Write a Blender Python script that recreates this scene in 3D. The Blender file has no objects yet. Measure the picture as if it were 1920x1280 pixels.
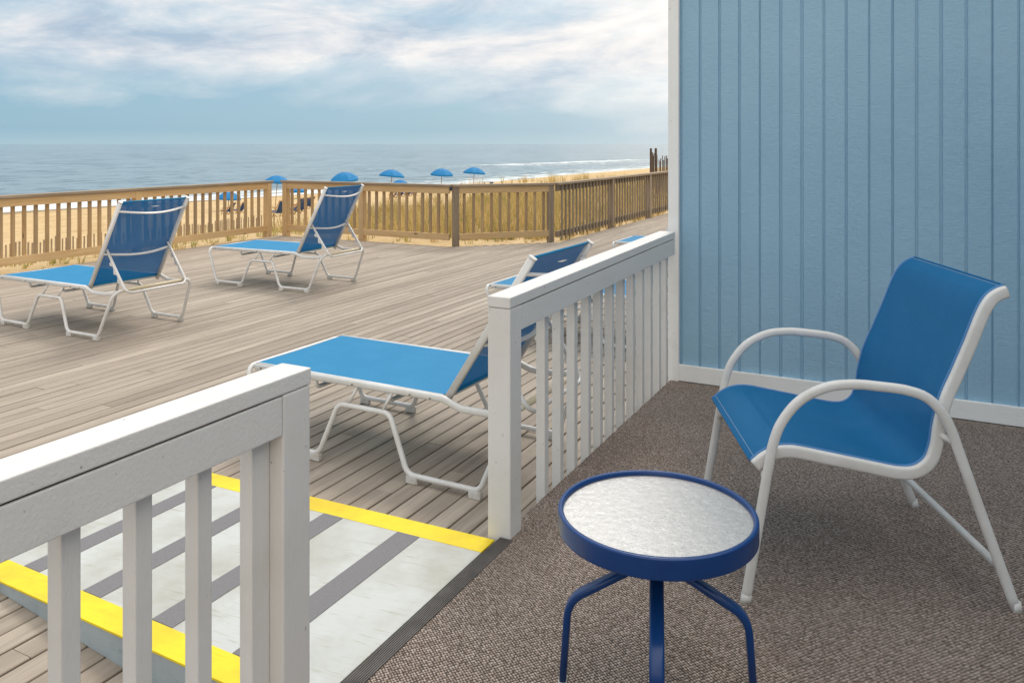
import bpy, bmesh, math, random
from mathutils import Vector, Matrix, noise
random.seed(7)
R = math.radians
scene = bpy.context.scene
COL = scene.collection

# ------------------------------------------------------------------ camera
YAW = math.atan(775 / 1515.0)
CAM_H = 1.36
cd = bpy.data.cameras.new('camera')
cd.sensor_width = 36.0
cd.lens = 1515 * 36.0 / 1920
cd.shift_y = -(370.0 / 1920.0)
cd.clip_start = 0.05
cd.clip_end = 60000
cam = bpy.data.objects.new('camera', cd)
COL.objects.link(cam)
cam.location = (0, 0, CAM_H)
cam.rotation_euler = (R(90), 0, YAW)
scene.camera = cam

# ------------------------------------------------------------------ light
SUN_EL = R(52)
SUN_AZ = R(14)          # degrees left of +Y (towards -X)
sun_dir = Vector((-math.sin(SUN_AZ) * math.cos(SUN_EL), math.cos(SUN_AZ) * math.cos(SUN_EL), math.sin(SUN_EL)))
sl = bpy.data.lights.new('sun', 'SUN')
sl.energy = 1.2
sl.angle = R(17)
sl.color = (1.0, 0.945, 0.87)
so = bpy.data.objects.new('sun', sl)
COL.objects.link(so)
so.rotation_euler = (-sun_dir).to_track_quat('-Z', 'Y').to_euler()

def N(nt, kind, **kw):
    n = nt.nodes.new(kind)
    for k, v in kw.items():
        if k in ('operation', 'blend_type', 'data_type', 'noise_dimensions', 'sky_type', 'feature', 'distance',
                 'attribute_name', 'clamp', 'wave_type', 'bands_direction', 'interpolation_type', 'vector_type',
                 'sun_disc', 'sun_elevation', 'sun_rotation', 'air_density', 'dust_density', 'ozone_density',
                 'altitude', 'use_clamp', 'normalize', 'noise_type'):
            setattr(n, k, v)
        else:
            key = int(k[1:]) if k[0] == 'i' and k[1:].isdigit() else k.replace('_', ' ')
            n.inputs[key].default_value = v
    return n

def math_node(nt, op, a, b=None, c=None, clamp=False):
    n = nt.nodes.new('ShaderNodeMath'); n.operation = op; n.use_clamp = clamp
    for i, v in enumerate((a, b, c)):
        if v is None: continue
        if hasattr(v, 'links'): nt.links.new(v, n.inputs[i])
        else: n.inputs[i].default_value = v
    return n.outputs[0]

def ramp(nt, fac, stops, interp='LINEAR'):
    n = nt.nodes.new('ShaderNodeValToRGB')
    cr = n.color_ramp; cr.interpolation = interp
    while len(cr.elements) < len(stops): cr.elements.new(0.5)
    for e, (p, c) in zip(cr.elements, stops):
        e.position = p
        e.color = (c, c, c, 1) if isinstance(c, (int, float)) else (*c, 1)
    if fac is not None: nt.links.new(fac, n.inputs[0])
    return n.outputs[0]

def mixc(nt, fac, a, b, mode='MIX'):
    n = nt.nodes.new('ShaderNodeMix'); n.data_type = 'RGBA'; n.blend_type = mode
    for sock, v in ((n.inputs[0], fac), (n.inputs[6], a), (n.inputs[7], b)):
        if hasattr(v, 'links'): nt.links.new(v, sock)
        elif isinstance(v, (int, float)): sock.default_value = v
        else: sock.default_value = (*v, 1)
    return n.outputs[2]

# ------------------------------------------------------------------ sky
world = bpy.data.worlds.new('World'); scene.world = world; world.use_nodes = True
wt = world.node_tree
for n in list(wt.nodes): wt.nodes.remove(n)
wo = wt.nodes.new('ShaderNodeOutputWorld'); bg = wt.nodes.new('ShaderNodeBackground')
wt.links.new(bg.outputs[0], wo.inputs[0])
sky = N(wt, 'ShaderNodeTexSky', sky_type='NISHITA', sun_disc=False, sun_elevation=SUN_EL, sun_rotation=-SUN_AZ,
        air_density=1.1, dust_density=1.6, ozone_density=2.5)
skyc = mixc(wt, 1.0, sky.outputs[0], (0.088, 0.088, 0.088), 'MULTIPLY')
geo = wt.nodes.new('ShaderNodeNewGeometry')
sx = wt.nodes.new('ShaderNodeSeparateXYZ')
tcw = wt.nodes.new('ShaderNodeTexCoord')
wt.links.new(tcw.outputs['Generated'], sx.inputs[0])
ax, ay, az_ = sx.outputs
azim = math_node(wt, 'ARCTAN2', ax, ay)                     # 0 along +Y, negative to -X
elev = math_node(wt, 'ARCSINE', az_)
# photo centre is azimuth -27 deg; tilt the streaks a little
tilt = math_node(wt, 'MULTIPLY_ADD', azim, -0.055, elev)
def cloudvec(sa, se, off):
    cv = wt.nodes.new('ShaderNodeCombineXYZ')
    wt.links.new(math_node(wt, 'MULTIPLY', azim, sa), cv.inputs[0])
    wt.links.new(math_node(wt, 'MULTIPLY', tilt, se), cv.inputs[1])
    cv.inputs[2].default_value = off
    return cv.outputs[0]
def wnoise(vec, scale, detail, rough, dist=0.0):
    n = N(wt, 'ShaderNodeTexNoise', Scale=scale, Detail=detail, Roughness=rough, Distortion=dist)
    wt.links.new(vec, n.inputs['Vector'])
    return n.outputs[0]
n1 = wnoise(cloudvec(3.4, 11.0, 3.1), 1.0, 9, 0.57, 0.35)
n2 = wnoise(cloudvec(9.0, 26.0, 8.4), 1.0, 8, 0.6, 0.35)
n3 = wnoise(cloudvec(1.6, 5.0, 1.7), 1.0, 4, 0.5, 0.2)
cl = math_node(wt, 'MULTIPLY_ADD', n2, 0.34, math_node(wt, 'MULTIPLY', n1, 0.72))
cl = math_node(wt, 'MULTIPLY_ADD', n3, 0.25, cl)
# cover grows with height over the sea and towards the sun side
hband = ramp(wt, math_node(wt, 'MULTIPLY', elev, 5.0), [(0.0, 0.0), (0.14, 0.06), (0.30, 0.30), (0.62, 0.56), (1.0, 0.60)], 'EASE')
sunside = ramp(wt, math_node(wt, 'MULTIPLY_ADD', azim, 1.0, 1.05), [(0.0, 0.0), (0.45, 0.05), (0.62, 0.14), (0.78, 0.36), (1.0, 0.75)])
cover = math_node(wt, 'ADD', hband, math_node(wt, 'MULTIPLY', sunside, 0.55))
cl = math_node(wt, 'ADD', cl, math_node(wt, 'MULTIPLY_ADD', cover, 0.66, -0.27))
mask = ramp(wt, cl, [(0.48, 0.0), (0.66, 0.42), (0.84, 1.0)], 'LINEAR')
# clouds: grey blue undersides, warm white tops
shade = wnoise(cloudvec(6.0, 21.0, 5.0), 1.0, 8, 0.62, 0.4)
ccol = ramp(wt, math_node(wt, 'MULTIPLY_ADD', sunside, 0.55, shade), [(0.34, (0.38, 0.455, 0.55)), (0.47, (0.56, 0.60, 0.65)), (0.60, (0.75, 0.735, 0.725)), (0.95, (1.04, 0.98, 0.91))])
lowc = ramp(wt, math_node(wt, 'MULTIPLY', elev, 6.0), [(0.0, (0.35, 0.53, 0.63)), (0.10, (0.235, 0.435, 0.575)), (0.5, (0.19, 0.385, 0.54)), (1.0, (0.16, 0.40, 0.56))])
lowc = mixc(wt, math_node(wt, 'MULTIPLY', sunside, 0.9, clamp=True), lowc, (0.90, 0.92, 0.93))
base = mixc(wt, 0.22, lowc, skyc)
fin = mixc(wt, mask, base, ccol)
zen = ramp(wt, math_node(wt, 'MULTIPLY', elev, 0.6366), [(0.13, 1.0 / 1.42), (0.55, 1.0)], 'EASE')      # a hazy sky is brighter overhead
fin = mixc(wt, 1.0, fin, zen, 'MULTIPLY')
wt.links.new(fin, bg.inputs[0])
bg.inputs[1].default_value = 1.42

scene.view_settings.view_transform = 'Standard'
scene.view_settings.look = 'None'
scene.view_settings.exposure = 0.32
scene.view_settings.gamma = 1.0
scene.render.engine = 'CYCLES'
scene.cycles.max_bounces = 8
scene.cycles.transparent_max_bounces = 12

# ------------------------------------------------------------------ materials
MATS = {}
def new_mat(name):
    m = bpy.data.materials.new(name); m.use_nodes = True
    nt = m.node_tree
    b = nt.nodes['Principled BSDF']
    MATS[name] = m
    return m, nt, b
def coords(nt, which='Object', scale=(1, 1, 1), rot=(0, 0, 0)):
    tc = nt.nodes.new('ShaderNodeTexCoord'); mp = nt.nodes.new('ShaderNodeMapping')
    nt.links.new(tc.outputs[which], mp.inputs[0])
    mp.inputs['Scale'].default_value = scale; mp.inputs['Rotation'].default_value = rot
    return mp.outputs[0]
def noise_tex(nt, vec, scale, detail=4, rough=0.55, dist=0.0):
    n = N(nt, 'ShaderNodeTexNoise', Scale=scale, Detail=detail, Roughness=rough, Distortion=dist)
    if vec is not None: nt.links.new(vec, n.inputs['Vector'])
    return n.outputs[0]
def bump(nt, b, h, strength=0.3, dist=0.01, prev=None):
    n = nt.nodes.new('ShaderNodeBump'); n.inputs['Strength'].default_value = strength; n.inputs['Distance'].default_value = dist
    nt.links.new(h, n.inputs['Height'])
    if prev is not None: nt.links.new(prev, n.inputs['Normal'])
    if b is not None: nt.links.new(n.outputs[0], b.inputs['Normal'])
    return n.outputs[0]
def objrand(nt):
    return nt.nodes.new('ShaderNodeObjectInfo').outputs['Random']

def white_paint(name, col=(0.755, 0.73, 0.695), rough=0.5, grain=(6, 6, 1.2), dirt=0.5):
    m, nt, b = new_mat(name)
    v = coords(nt, scale=grain)
    g = noise_tex(nt, v, 18, 5, 0.6)
    d = noise_tex(nt, coords(nt), 3.2, 6, 0.65)
    dm = ramp(nt, d, [(0.50, 0.0), (0.78, dirt)])
    c = mixc(nt, dm, col, (0.62, 0.585, 0.52))
    sp = noise_tex(nt, coords(nt), 60, 2, 0.5)
    c = mixc(nt, ramp(nt, sp, [(0.74, 0.0), (0.77, 0.65)]), c, (0.25, 0.21, 0.17))
    nt.links.new(c, b.inputs['Base Color']); b.inputs['Roughness'].default_value = rough
    bump(nt, b, math_node(nt, 'MULTIPLY_ADD', d, 0.5, g), 0.35, 0.004)
    return m
M_WHITE = white_paint('white_painted_wood')
M_WHITEV = white_paint('white_painted_board', grain=(1.2, 6, 6))
M_TRIM = white_paint('white_painted_trim', col=(0.88, 0.88, 0.86), grain=(2, 8, 8), dirt=0.35)

m, nt, b = new_mat('white_powder_coat'); M_TUBE = m
d = noise_tex(nt, coords(nt), 7, 5, 0.6)
nt.links.new(ramp(nt, d, [(0.42, (0.76, 0.74, 0.71)), (0.75, (0.64, 0.61, 0.56))]), b.inputs['Base Color'])
b.inputs['Roughness'].default_value = 0.33
bump(nt, b, noise_tex(nt, coords(nt), 90, 2), 0.08, 0.001)

m, nt, b = new_mat('foot_plastic'); M_PAD = m
nt.links.new(ramp(nt, noise_tex(nt, coords(nt), 25, 4), [(0.4, (0.72, 0.71, 0.68)), (0.7, (0.50, 0.45, 0.37))]), b.inputs['Base Color'])
b.inputs['Roughness'].default_value = 0.6

m, nt, b = new_mat('aged_sleeve'); M_SLEEVE = m
nt.links.new(ramp(nt, noise_tex(nt, coords(nt, scale=(4, 1, 4)), 9, 5), [(0.35, (0.62, 0.50, 0.30)), (0.6, (0.72, 0.64, 0.48)), (0.75, (0.42, 0.29, 0.13))]), b.inputs['Base Color'])
b.inputs['Roughness'].default_value = 0.55

m, nt, b = new_mat('bolt_steel'); M_BOLT = m
b.inputs['Base Color'].default_value = (0.25, 0.22, 0.19, 1); b.inputs['Metallic'].default_value = 0.8; b.inputs['Roughness'].default_value = 0.5

def sling(name, col, see=0.10, transl=0.25, wave=1):
    m, nt, b = new_mat(name)
    tc = nt.nodes.new('ShaderNodeTexCoord')
    mp = nt.nodes.new('ShaderNodeMapping'); nt.links.new(tc.outputs['Object'], mp.inputs[0])
    d = noise_tex(nt, mp.outputs[0], 5, 6, 0.65)
    c = mixc(nt, ramp(nt, d, [(0.42, 0.0), (0.8, 0.30)]), col, tuple(min(1, x * 1.2 + 0.045) for x in col))
    fl = noise_tex(nt, mp.outputs[0], 150, 2, 0.6)
    c = mixc(nt, ramp(nt, fl, [(0.35, 0.20), (0.65, 0.0)]), c, tuple(x * 0.6 for x in col))
    ls = noise_tex(nt, mp.outputs[0], 42, 2)
    c = mixc(nt, ramp(nt, ls, [(0.80, 0.0), (0.83, 0.4)]), c, (0.5, 0.55, 0.6))
    nt.links.new(c, b.inputs['Base Color'])
    b.inputs['Roughness'].default_value = 0.62
    b.inputs['Specular IOR Level'].default_value = 0.25
    w = N(nt, 'ShaderNodeTexWave', wave_type='BANDS', bands_direction='Y', Scale=260.0, Distortion=0.6)
    nt.links.new(mp.outputs[0], w.inputs['Vector'])
    bump(nt, b, w.outputs[1], 0.12, 0.001)
    tr = nt.nodes.new('ShaderNodeBsdfTransparent'); tl = nt.nodes.new('ShaderNodeBsdfTranslucent')
    nt.links.new(c, tl.inputs[0])
    m1 = nt.nodes.new('ShaderNodeMixShader'); m1.inputs[0].default_value = transl
    m2 = nt.nodes.new('ShaderNodeMixShader'); m2.inputs[0].default_value = see
    nt.links.new(b.outputs[0], m1.inputs[1]); nt.links.new(tl.outputs[0], m1.inputs[2])
    nt.links.new(m1.outputs[0], m2.inputs[1]); nt.links.new(tr.outputs[0], m2.inputs[2])
    nt.links.new(m2.outputs[0], nt.nodes['Material Output'].inputs[0])
    return m
M_SLING = sling('blue_sling_mesh', (0.010, 0.235, 0.47), 0.0, 0.06)
M_SLINGB = sling('blue_sling_back', (0.003, 0.165, 0.43), 0.07, 0.12)
M_CHAIRS = sling('blue_chair_sling', (0.004, 0.145, 0.34), 0.015, 0.08)
m, nt, b = new_mat('pale_thread'); M_THREAD = m
b.inputs['Base Color'].default_value = (0.42, 0.50, 0.60, 1); b.inputs['Roughness'].default_value = 0.9

m, nt, b = new_mat('blue_piping'); M_PIPE = m
b.inputs['Base Color'].default_value = (0.07, 0.21, 0.45, 1); b.inputs['Roughness'].default_value = 0.5

m, nt, b = new_mat('blue_powder_coat'); M_BLUE = m
nt.links.new(ramp(nt, noise_tex(nt, coords(nt), 12, 4), [(0.3, (0.001, 0.038, 0.165)), (0.75, (0.002, 0.048, 0.195))]), b.inputs['Base Color'])
b.inputs['Roughness'].default_value = 0.3
bump(nt, b, noise_tex(nt, coords(nt), 120, 2), 0.06, 0.001)

m, nt, b = new_mat('rippled_glass'); M_GLASS = m
v = coords(nt)
vo = N(nt, 'ShaderNodeTexVoronoi', feature='SMOOTH_F1', Scale=52.0); nt.links.new(mixc(nt, 0.035, v, N(nt, 'ShaderNodeTexNoise', Scale=40.0).outputs[1]), vo.inputs['Vector'])
h = math_node(nt, 'ADD', vo.outputs[0], math_node(nt, 'MULTIPLY', noise_tex(nt, v, 60, 4, 0.6), 0.8))
b.inputs['Base Color'].default_value = (0.255, 0.222, 0.182, 1)
b.inputs['Roughness'].default_value = 0.42
b.inputs['Transmission Weight'].default_value = 0.50
b.inputs['IOR'].default_value = 1.5
b.inputs['Specular IOR Level'].default_value = 0.2
bump(nt, b, h, 0.14, 0.004)

def siding_mat():
    m, nt, b = new_mat('blue_painted_siding')
    v = coords(nt)
    d = noise_tex(nt, v, 1.3, 5, 0.6)
    c = ramp(nt, d, [(0.3, (0.27, 0.46, 0.61)), (0.7, (0.315, 0.51, 0.66))])
    sp = noise_tex(nt, v, 34, 2)
    c = mixc(nt, ramp(nt, sp, [(0.765, 0.0), (0.79, 0.6)]), c, (0.2, 0.32, 0.42))
    nt.links.new(c, b.inputs['Base Color']); b.inputs['Roughness'].default_value = 0.42
    g1 = noise_tex(nt, coords(nt, scale=(90, 90, 7)), 1.0, 4, 0.6, 0.4)
    g2 = noise_tex(nt, coords(nt, scale=(14, 14, 170)), 1.0, 3, 0.6)
    g3 = noise_tex(nt, v, 24, 5, 0.6, 1.2)
    h = math_node(nt, 'ADD', math_node(nt, 'MULTIPLY', g1, 0.6), math_node(nt, 'ADD', math_node(nt, 'MULTIPLY', g2, 0.5), g3))
    bump(nt, b, h, 0.50, 0.007)
    return m
M_SIDING = siding_mat()

m, nt, b = new_mat('looped_carpet'); M_CARPET = m
v = coords(nt, rot=(0, 0, R(38)))
v = mixc(nt, 0.006, v, N(nt, 'ShaderNodeTexNoise', Scale=9.0).outputs[1])
mp = nt.nodes.new('ShaderNodeMapping'); mp.inputs['Scale'].default_value = (108, 132, 0); nt.links.new(v, mp.inputs[0])
vo = N(nt, 'ShaderNodeTexVoronoi', feature='F1', Scale=1.0, Randomness=0.28); nt.links.new(mp.outputs[0], vo.inputs['Vector'])
hgt = ramp(nt, vo.outputs['Distance'], [(0.0, 1.0), (0.35, 0.80), (0.62, 0.0)], 'EASE')
sep = nt.nodes.new('ShaderNodeSeparateColor'); nt.links.new(vo.outputs['Color'], sep.inputs[0])
cellc = ramp(nt, sep.outputs[0], [(0.0, (0.39, 0.295, 0.235)), (0.5, (0.57, 0.44, 0.36)), (0.85, (0.74, 0.60, 0.51)), (1.0, (0.26, 0.17, 0.11))])
big = noise_tex(nt, coords(nt), 2.2, 5, 0.6)
cellc = mixc(nt, ramp(nt, big, [(0.35, 0.0), (0.7, 0.35)]), cellc, (0.27, 0.215, 0.18))
cc = mixc(nt, hgt, (0.065, 0.05, 0.04), cellc)
fz = noise_tex(nt, coords(nt), 700, 2)
cc = mixc(nt, ramp(nt, noise_tex(nt, coords(nt), 30, 2), [(0.80, 0.0), (0.815, 0.9)]), cc, (0.30, 0.12, 0.03))
cc = mixc(nt, ramp(nt, fz, [(0.35, 0.25), (0.6, 0.0)]), cc, (0.08, 0.065, 0.055))
nt.links.new(cc, b.inputs['Base Color']); b.inputs['Roughness'].default_value = 0.95
bump(nt, b, hgt, 0.9, 0.006)

def wood(name, stops, grain=(1, 1, 1), knots=True, rough=0.75, rnd=0.25, alt=(0.3, 0.22, 0.14), weather=None, bstr=0.4):
    m, nt, b = new_mat(name)
    tc = nt.nodes.new('ShaderNodeTexCoord'); mp = nt.nodes.new('ShaderNodeMapping')
    mp.inputs['Scale'].default_value = grain
    off = nt.nodes.new('ShaderNodeVectorMath'); off.operation = 'ADD'
    nt.links.new(tc.outputs['Object'], off.inputs[0])
    at = N(nt, 'ShaderNodeAttribute', attribute_name='rnd')
    oi = objrand(nt)
    rs = math_node(nt, 'ADD', at.outputs['Fac'], oi)
    cx = nt.nodes.new('ShaderNodeCombineXYZ')
    for i in range(3): nt.links.new(math_node(nt, 'MULTIPLY', rs, 13.7 + 5 * i), cx.inputs[i])
    nt.links.new(cx.outputs[0], off.inputs[1])
    nt.links.new(off.outputs[0], mp.inputs[0])
    g = noise_tex(nt, mp.outputs[0], 30, 7, 0.62, 0.9)
    g2 = noise_tex(nt, mp.outputs[0], 7, 4, 0.6, 0.4)
    g3 = noise_tex(nt, mp.outputs[0], 140, 3, 0.6, 0.5)
    c = ramp(nt, math_node(nt, 'MULTIPLY_ADD', g3, 0.22, math_node(nt, 'MULTIPLY_ADD', g2, 0.42, math_node(nt, 'MULTIPLY', g, 0.42))), stops)
    rr = math_node(nt, 'FRACT', math_node(nt, 'MULTIPLY', rs, 7.31))
    c = mixc(nt, math_node(nt, 'MULTIPLY', rr, rnd), c, alt)
    pb = noise_tex(nt, tc.outputs['Object'], 1.1, 4, 0.6)
    if weather:
        c = mixc(nt, ramp(nt, pb, [(0.42, 0.0), (0.68, 0.75)]), c, weather)
    if knots:
        kv = nt.nodes.new('ShaderNodeMapping'); kv.inputs['Scale'].default_value = tuple(max(0.35, x) for x in grain)
        nt.links.new(off.outputs[0], kv.inputs[0])
        vo = N(nt, 'ShaderNodeTexVoronoi', Scale=4.2); nt.links.new(kv.outputs[0], vo.inputs['Vector'])
        c = mixc(nt, ramp(nt, vo.outputs['Distance'], [(0.035, 0.85), (0.075, 0.0)]), c, (0.07, 0.035, 0.015))
    nt.links.new(c, b.inputs['Base Color'])
    b.inputs['Roughness'].default_value = rough
    b.inputs['Specular IOR Level'].default_value = 0.5 if bstr > 0.5 else 0.3
    bump(nt, b, g, bstr, 0.003)
    return m
DECKS = [(0.28, (0.16, 0.128, 0.098)), (0.46, (0.33, 0.272, 0.215)), (0.60, (0.47, 0.395, 0.315)), (0.78, (0.60, 0.515, 0.415))]
M_DECK = wood('weathered_deck_boards', DECKS, (1, 0.045, 1), knots=False, rough=0.80, rnd=0.58, alt=(0.25, 0.198, 0.152), bstr=0.6)
TAN = [(0.30, (0.36, 0.19, 0.070)), (0.48, (0.62, 0.39, 0.175)), (0.62, (0.76, 0.53, 0.27)), (0.8, (0.82, 0.64, 0.38))]
GRY = [(0.30, (0.135, 0.100, 0.066)), (0.48, (0.27, 0.205, 0.14)), (0.62, (0.40, 0.31, 0.218)), (0.8, (0.52, 0.42, 0.31))]
M_FRAIL = wood('treated_pine_rail', TAN, (0.05, 1, 1), weather=(0.58, 0.41, 0.225), rnd=0.25)
M_FBAL = wood('treated_pine_upright', [(p, tuple(x * 0.78 for x in c)) for p, c in TAN], (1, 1, 0.06), weather=(0.30, 0.22, 0.14), rnd=0.5, alt=(0.27, 0.20, 0.135))
M_FPOST = wood('treated_pine_post', TAN, (1, 1, 0.06), weather=(0.50, 0.355, 0.20), rnd=0.3)
M_GCAP = wood('weathered_cap', GRY, (0.05, 1, 1), knots=False, rnd=0.2, alt=(0.25, 0.2, 0.16))
M_GBAL = wood('weathered_upright', GRY, (1, 1, 0.06), knots=False, rnd=0.4, alt=(0.27, 0.21, 0.15))
M_PICK = wood('grey_picket', [(p, tuple(x * 0.9 for x in c)) for p, c in GRY], (1, 1, 0.1), knots=False, rnd=0.6, alt=(0.33, 0.25, 0.18))
M_DPICK = wood('dark_picket', [(p, tuple(x * 0.30 for x in c)) for p, c in GRY], (1, 1, 0.1), knots=False, rnd=0.6, alt=(0.12, 0.07, 0.055))

def ply_paint(name, col, grainc, gr=(0.12, 1, 1), amt=0.6, rough=0.55):
    m, nt, b = new_mat(name)
    v = coords(nt, scale=(0.10, 1.4, 1))
    g = noise_tex(nt, v, 60, 6, 0.65, 0.6)
    g2 = noise_tex(nt, coords(nt), 3, 5, 0.6)
    c = mixc(nt, ramp(nt, g, [(0.56, 0.0), (0.74, amt)]), col, grainc)
    c = mixc(nt, ramp(nt, g2, [(0.42, 0.0), (0.70, 0.65)]), c, tuple(x * 0.86 for x in grainc))
    nt.links.new(c, b.inputs['Base Color']); b.inputs['Roughness'].default_value = rough
    bump(nt, b, g, 0.4, 0.003)
    return m
M_RAMP = ply_paint('pale_painted_plywood', (0.565, 0.575, 0.545), (0.38, 0.355, 0.27), amt=0.9)
M_YELLOW = ply_paint('yellow_safety_paint', (0.92, 0.70, 0.008), (0.70, 0.46, 0.015), amt=0.6)
M_RSIDE = ply_paint('grey_painted_lumber', (0.40, 0.455, 0.475), (0.22, 0.27, 0.29), amt=0.7)
m, nt, b = new_mat('grip_tape'); M_GRIP = m
nt.links.new(ramp(nt, noise_tex(nt, coords(nt), 260, 3), [(0.3, (0.16, 0.155, 0.16)), (0.7, (0.235, 0.225, 0.23))]), b.inputs['Base Color'])
b.inputs['Roughness'].default_value = 0.85
bump(nt, b, noise_tex(nt, coords(nt), 420, 2), 0.4, 0.002)
m, nt, b = new_mat('black_rubber'); M_RUB = m
nt.links.new(ramp(nt, noise_tex(nt, coords(nt), 14, 4), [(0.35, (0.085, 0.075, 0.068)), (0.7, (0.15, 0.132, 0.12))]), b.inputs['Base Color'])
b.inputs['Roughness'].default_value = 0.6
m, nt, b = new_mat('dark_gap'); M_GAP = m
b.inputs['Base Color'].default_value = (0.012, 0.011, 0.010, 1); b.inputs['Roughness'].default_value = 0.9
m, nt, b = new_mat('ceiling_paint'); M_CEIL = m
nt.links.new(ramp(nt, noise_tex(nt, coords(nt), 3, 4), [(0.3, (0.66, 0.66, 0.64)), (0.7, (0.72, 0.72, 0.70))]), b.inputs['Base Color'])

m, nt, b = new_mat('beach_sand'); M_SAND = m
v = coords(nt)
a1 = noise_tex(nt, v, 0.35, 6, 0.6)
a2 = noise_tex(nt, v, 3.0, 6, 0.7)
a3 = noise_tex(nt, v, 40, 4, 0.7)
c = ramp(nt, math_node(nt, 'MULTIPLY_ADD', a2, 0.5, math_node(nt, 'MULTIPLY', a1, 0.5)), [(0.36, (0.47, 0.32, 0.155)), (0.5, (0.60, 0.43, 0.225)), (0.64, (0.68, 0.51, 0.29))])
c = mixc(nt, ramp(nt, a3, [(0.60, 0.0), (0.74, 0.5)]), c, (0.33, 0.215, 0.10))
sp = nt.nodes.new('ShaderNodeSeparateXYZ'); nt.links.new(v, sp.inputs[0])
wet = ramp(nt, math_node(nt, 'MULTIPLY_ADD', sp.outputs[2], 2.2, 12.7 - 0.25, clamp=False), [(0.25, 1.0), (0.75, 0.0)])
c = mixc(nt, wet, c, (0.24, 0.17, 0.10))
nt.links.new(c, b.inputs['Base Color']); b.inputs['Roughness'].default_value = 0.9
b.inputs['Specular IOR Level'].default_value = 0.15
hh = math_node(nt, 'ADD', math_node(nt, 'MULTIPLY', noise_tex(nt, v, 1.6, 5, 0.65), 1.0), math_node(nt, 'MULTIPLY', a3, 0.10))
bump(nt, b, hh, 0.9, 0.16)

m, nt, b = new_mat('dune_grass_blades'); M_GRASS = m
at = N(nt, 'ShaderNodeAttribute', attribute_name='col')
nt.links.new(at.outputs['Color'], b.inputs['Base Color']); b.inputs['Roughness'].default_value = 0.6
tl = nt.nodes.new('ShaderNodeBsdfTranslucent'); nt.links.new(at.outputs['Color'], tl.inputs[0])
ms = nt.nodes.new('ShaderNodeMixShader'); ms.inputs[0].default_value = 0.35
nt.links.new(b.outputs[0], ms.inputs[1]); nt.links.new(tl.outputs[0], ms.inputs[2]); nt.links.new(ms.outputs[0], nt.nodes['Material Output'].inputs[0])

# sea
m, nt, b = new_mat('sea_water'); M_SEA = m
v = coords(nt)
sp = nt.nodes.new('ShaderNodeSeparateXYZ'); nt.links.new(v, sp.inputs[0])
X_, Y_ = sp.outputs[0], sp.outputs[1]
# shore distance s = -(X) measured along the sloping shoreline
shore = math_node(nt, 'MULTIPLY', math_node(nt, 'ADD', X_, math_node(nt, 'MULTIPLY', Y_, -0.045)), -1.0)
offs = math_node(nt, 'ADD', math_node(nt, 'MULTIPLY_ADD', X_, -1.0, -84.0), math_node(nt, 'MINIMUM', math_node(nt, 'MAXIMUM', math_node(nt, 'MULTIPLY_ADD', Y_, 0.2, -10.0), 0.0), 14.0))
bc_ = math_node(nt, 'SUBTRACT', math_node(nt, 'MULTIPLY', Y_, 0.12), X_)
w1 = noise_tex(nt, coords(nt, scale=(1, 0.30, 1)), 0.16, 6, 0.60, 0.5)
w2 = noise_tex(nt, coords(nt, scale=(1, 0.42, 1)), 0.9, 5, 0.62, 0.4)
w3 = noise_tex(nt, coords(nt, scale=(1, 0.3, 1)), 0.03, 4, 0.55, 0.4)
hgt = math_node(nt, 'ADD', math_node(nt, 'MULTIPLY', w1, 1.0), math_node(nt, 'MULTIPLY_ADD', w2, 0.28, math_node(nt, 'MULTIPLY', w3, 2.0)))
bump(nt, b, hgt, 0.55, 0.8)
deep = ramp(nt, w3, [(0.3, (0.135, 0.20, 0.235)), (0.7, (0.185, 0.26, 0.29))])
shal = (0.22, 0.31, 0.295)
c = mixc(nt, ramp(nt, math_node(nt, 'MULTIPLY', shore, 0.01), [(0.80, 0.9), (1.35, 0.0)]), deep, shal)
k1 = ramp(nt, math_node(nt, 'MULTIPLY', shore, 0.001), [(0.10, 0.0), (0.32, 1.0)])
k2 = ramp(nt, math_node(nt, 'MULTIPLY', shore, 0.0002), [(0.08, 0.0), (0.26, 1.0)])
f1 = noise_tex(nt, coords(nt, scale=(1, 0.7, 1)), 0.26, 3, 0.5, 0.5)
f2 = noise_tex(nt, coords(nt, scale=(1, 0.9, 1)), 0.075, 3, 0.55, 0.5)
f3 = noise_tex(nt, coords(nt, scale=(0.6, 1.0, 1)), 0.016, 3, 0.55, 0.5)
ff = mixc(nt, k1, f1, f2); ff = mixc(nt, k2, ff, f3)
dark = math_node(nt, 'MULTIPLY', ramp(nt, ff, [(0.41, 1.0), (0.50, 0.0)]), ramp(nt, math_node(nt, 'MULTIPLY', shore, 0.0001), [(0.0, 1.0), (0.6, 0.45)]))
c = mixc(nt, dark, c, (0.025, 0.055, 0.075))
# foam: swash at the edge, churn, and one breaker line
edge = noise_tex(nt, coords(nt, scale=(1, 0.25, 1)), 0.10, 5, 0.6, 0.6)
fo = noise_tex(nt, coords(nt, scale=(1, 0.35, 1)), 0.42, 7, 0.68, 0.8)
wob = math_node(nt, 'MULTIPLY', math_node(nt, 'SUBTRACT', edge, 0.5), 18.0)
wob = math_node(nt, 'MULTIPLY_ADD', math_node(nt, 'SUBTRACT', noise_tex(nt, v, 0.12, 4, 0.6), 0.5), 22.0, wob)
swash = ramp(nt, math_node(nt, 'MULTIPLY', math_node(nt, 'ADD', offs, wob), 0.01), [(0.0, 1.0), (0.10, 0.72), (0.22, 0.34), (0.45, 0.18), (0.60, 0.0)])
brk = ramp(nt, math_node(nt, 'MULTIPLY', math_node(nt, 'ADD', bc_, wob), 0.005), [(0.58, 0.0), (0.66, 0.52), (0.755, 0.60), (0.765, 0.80), (0.80, 0.86), (0.82, 0.0)])
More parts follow.
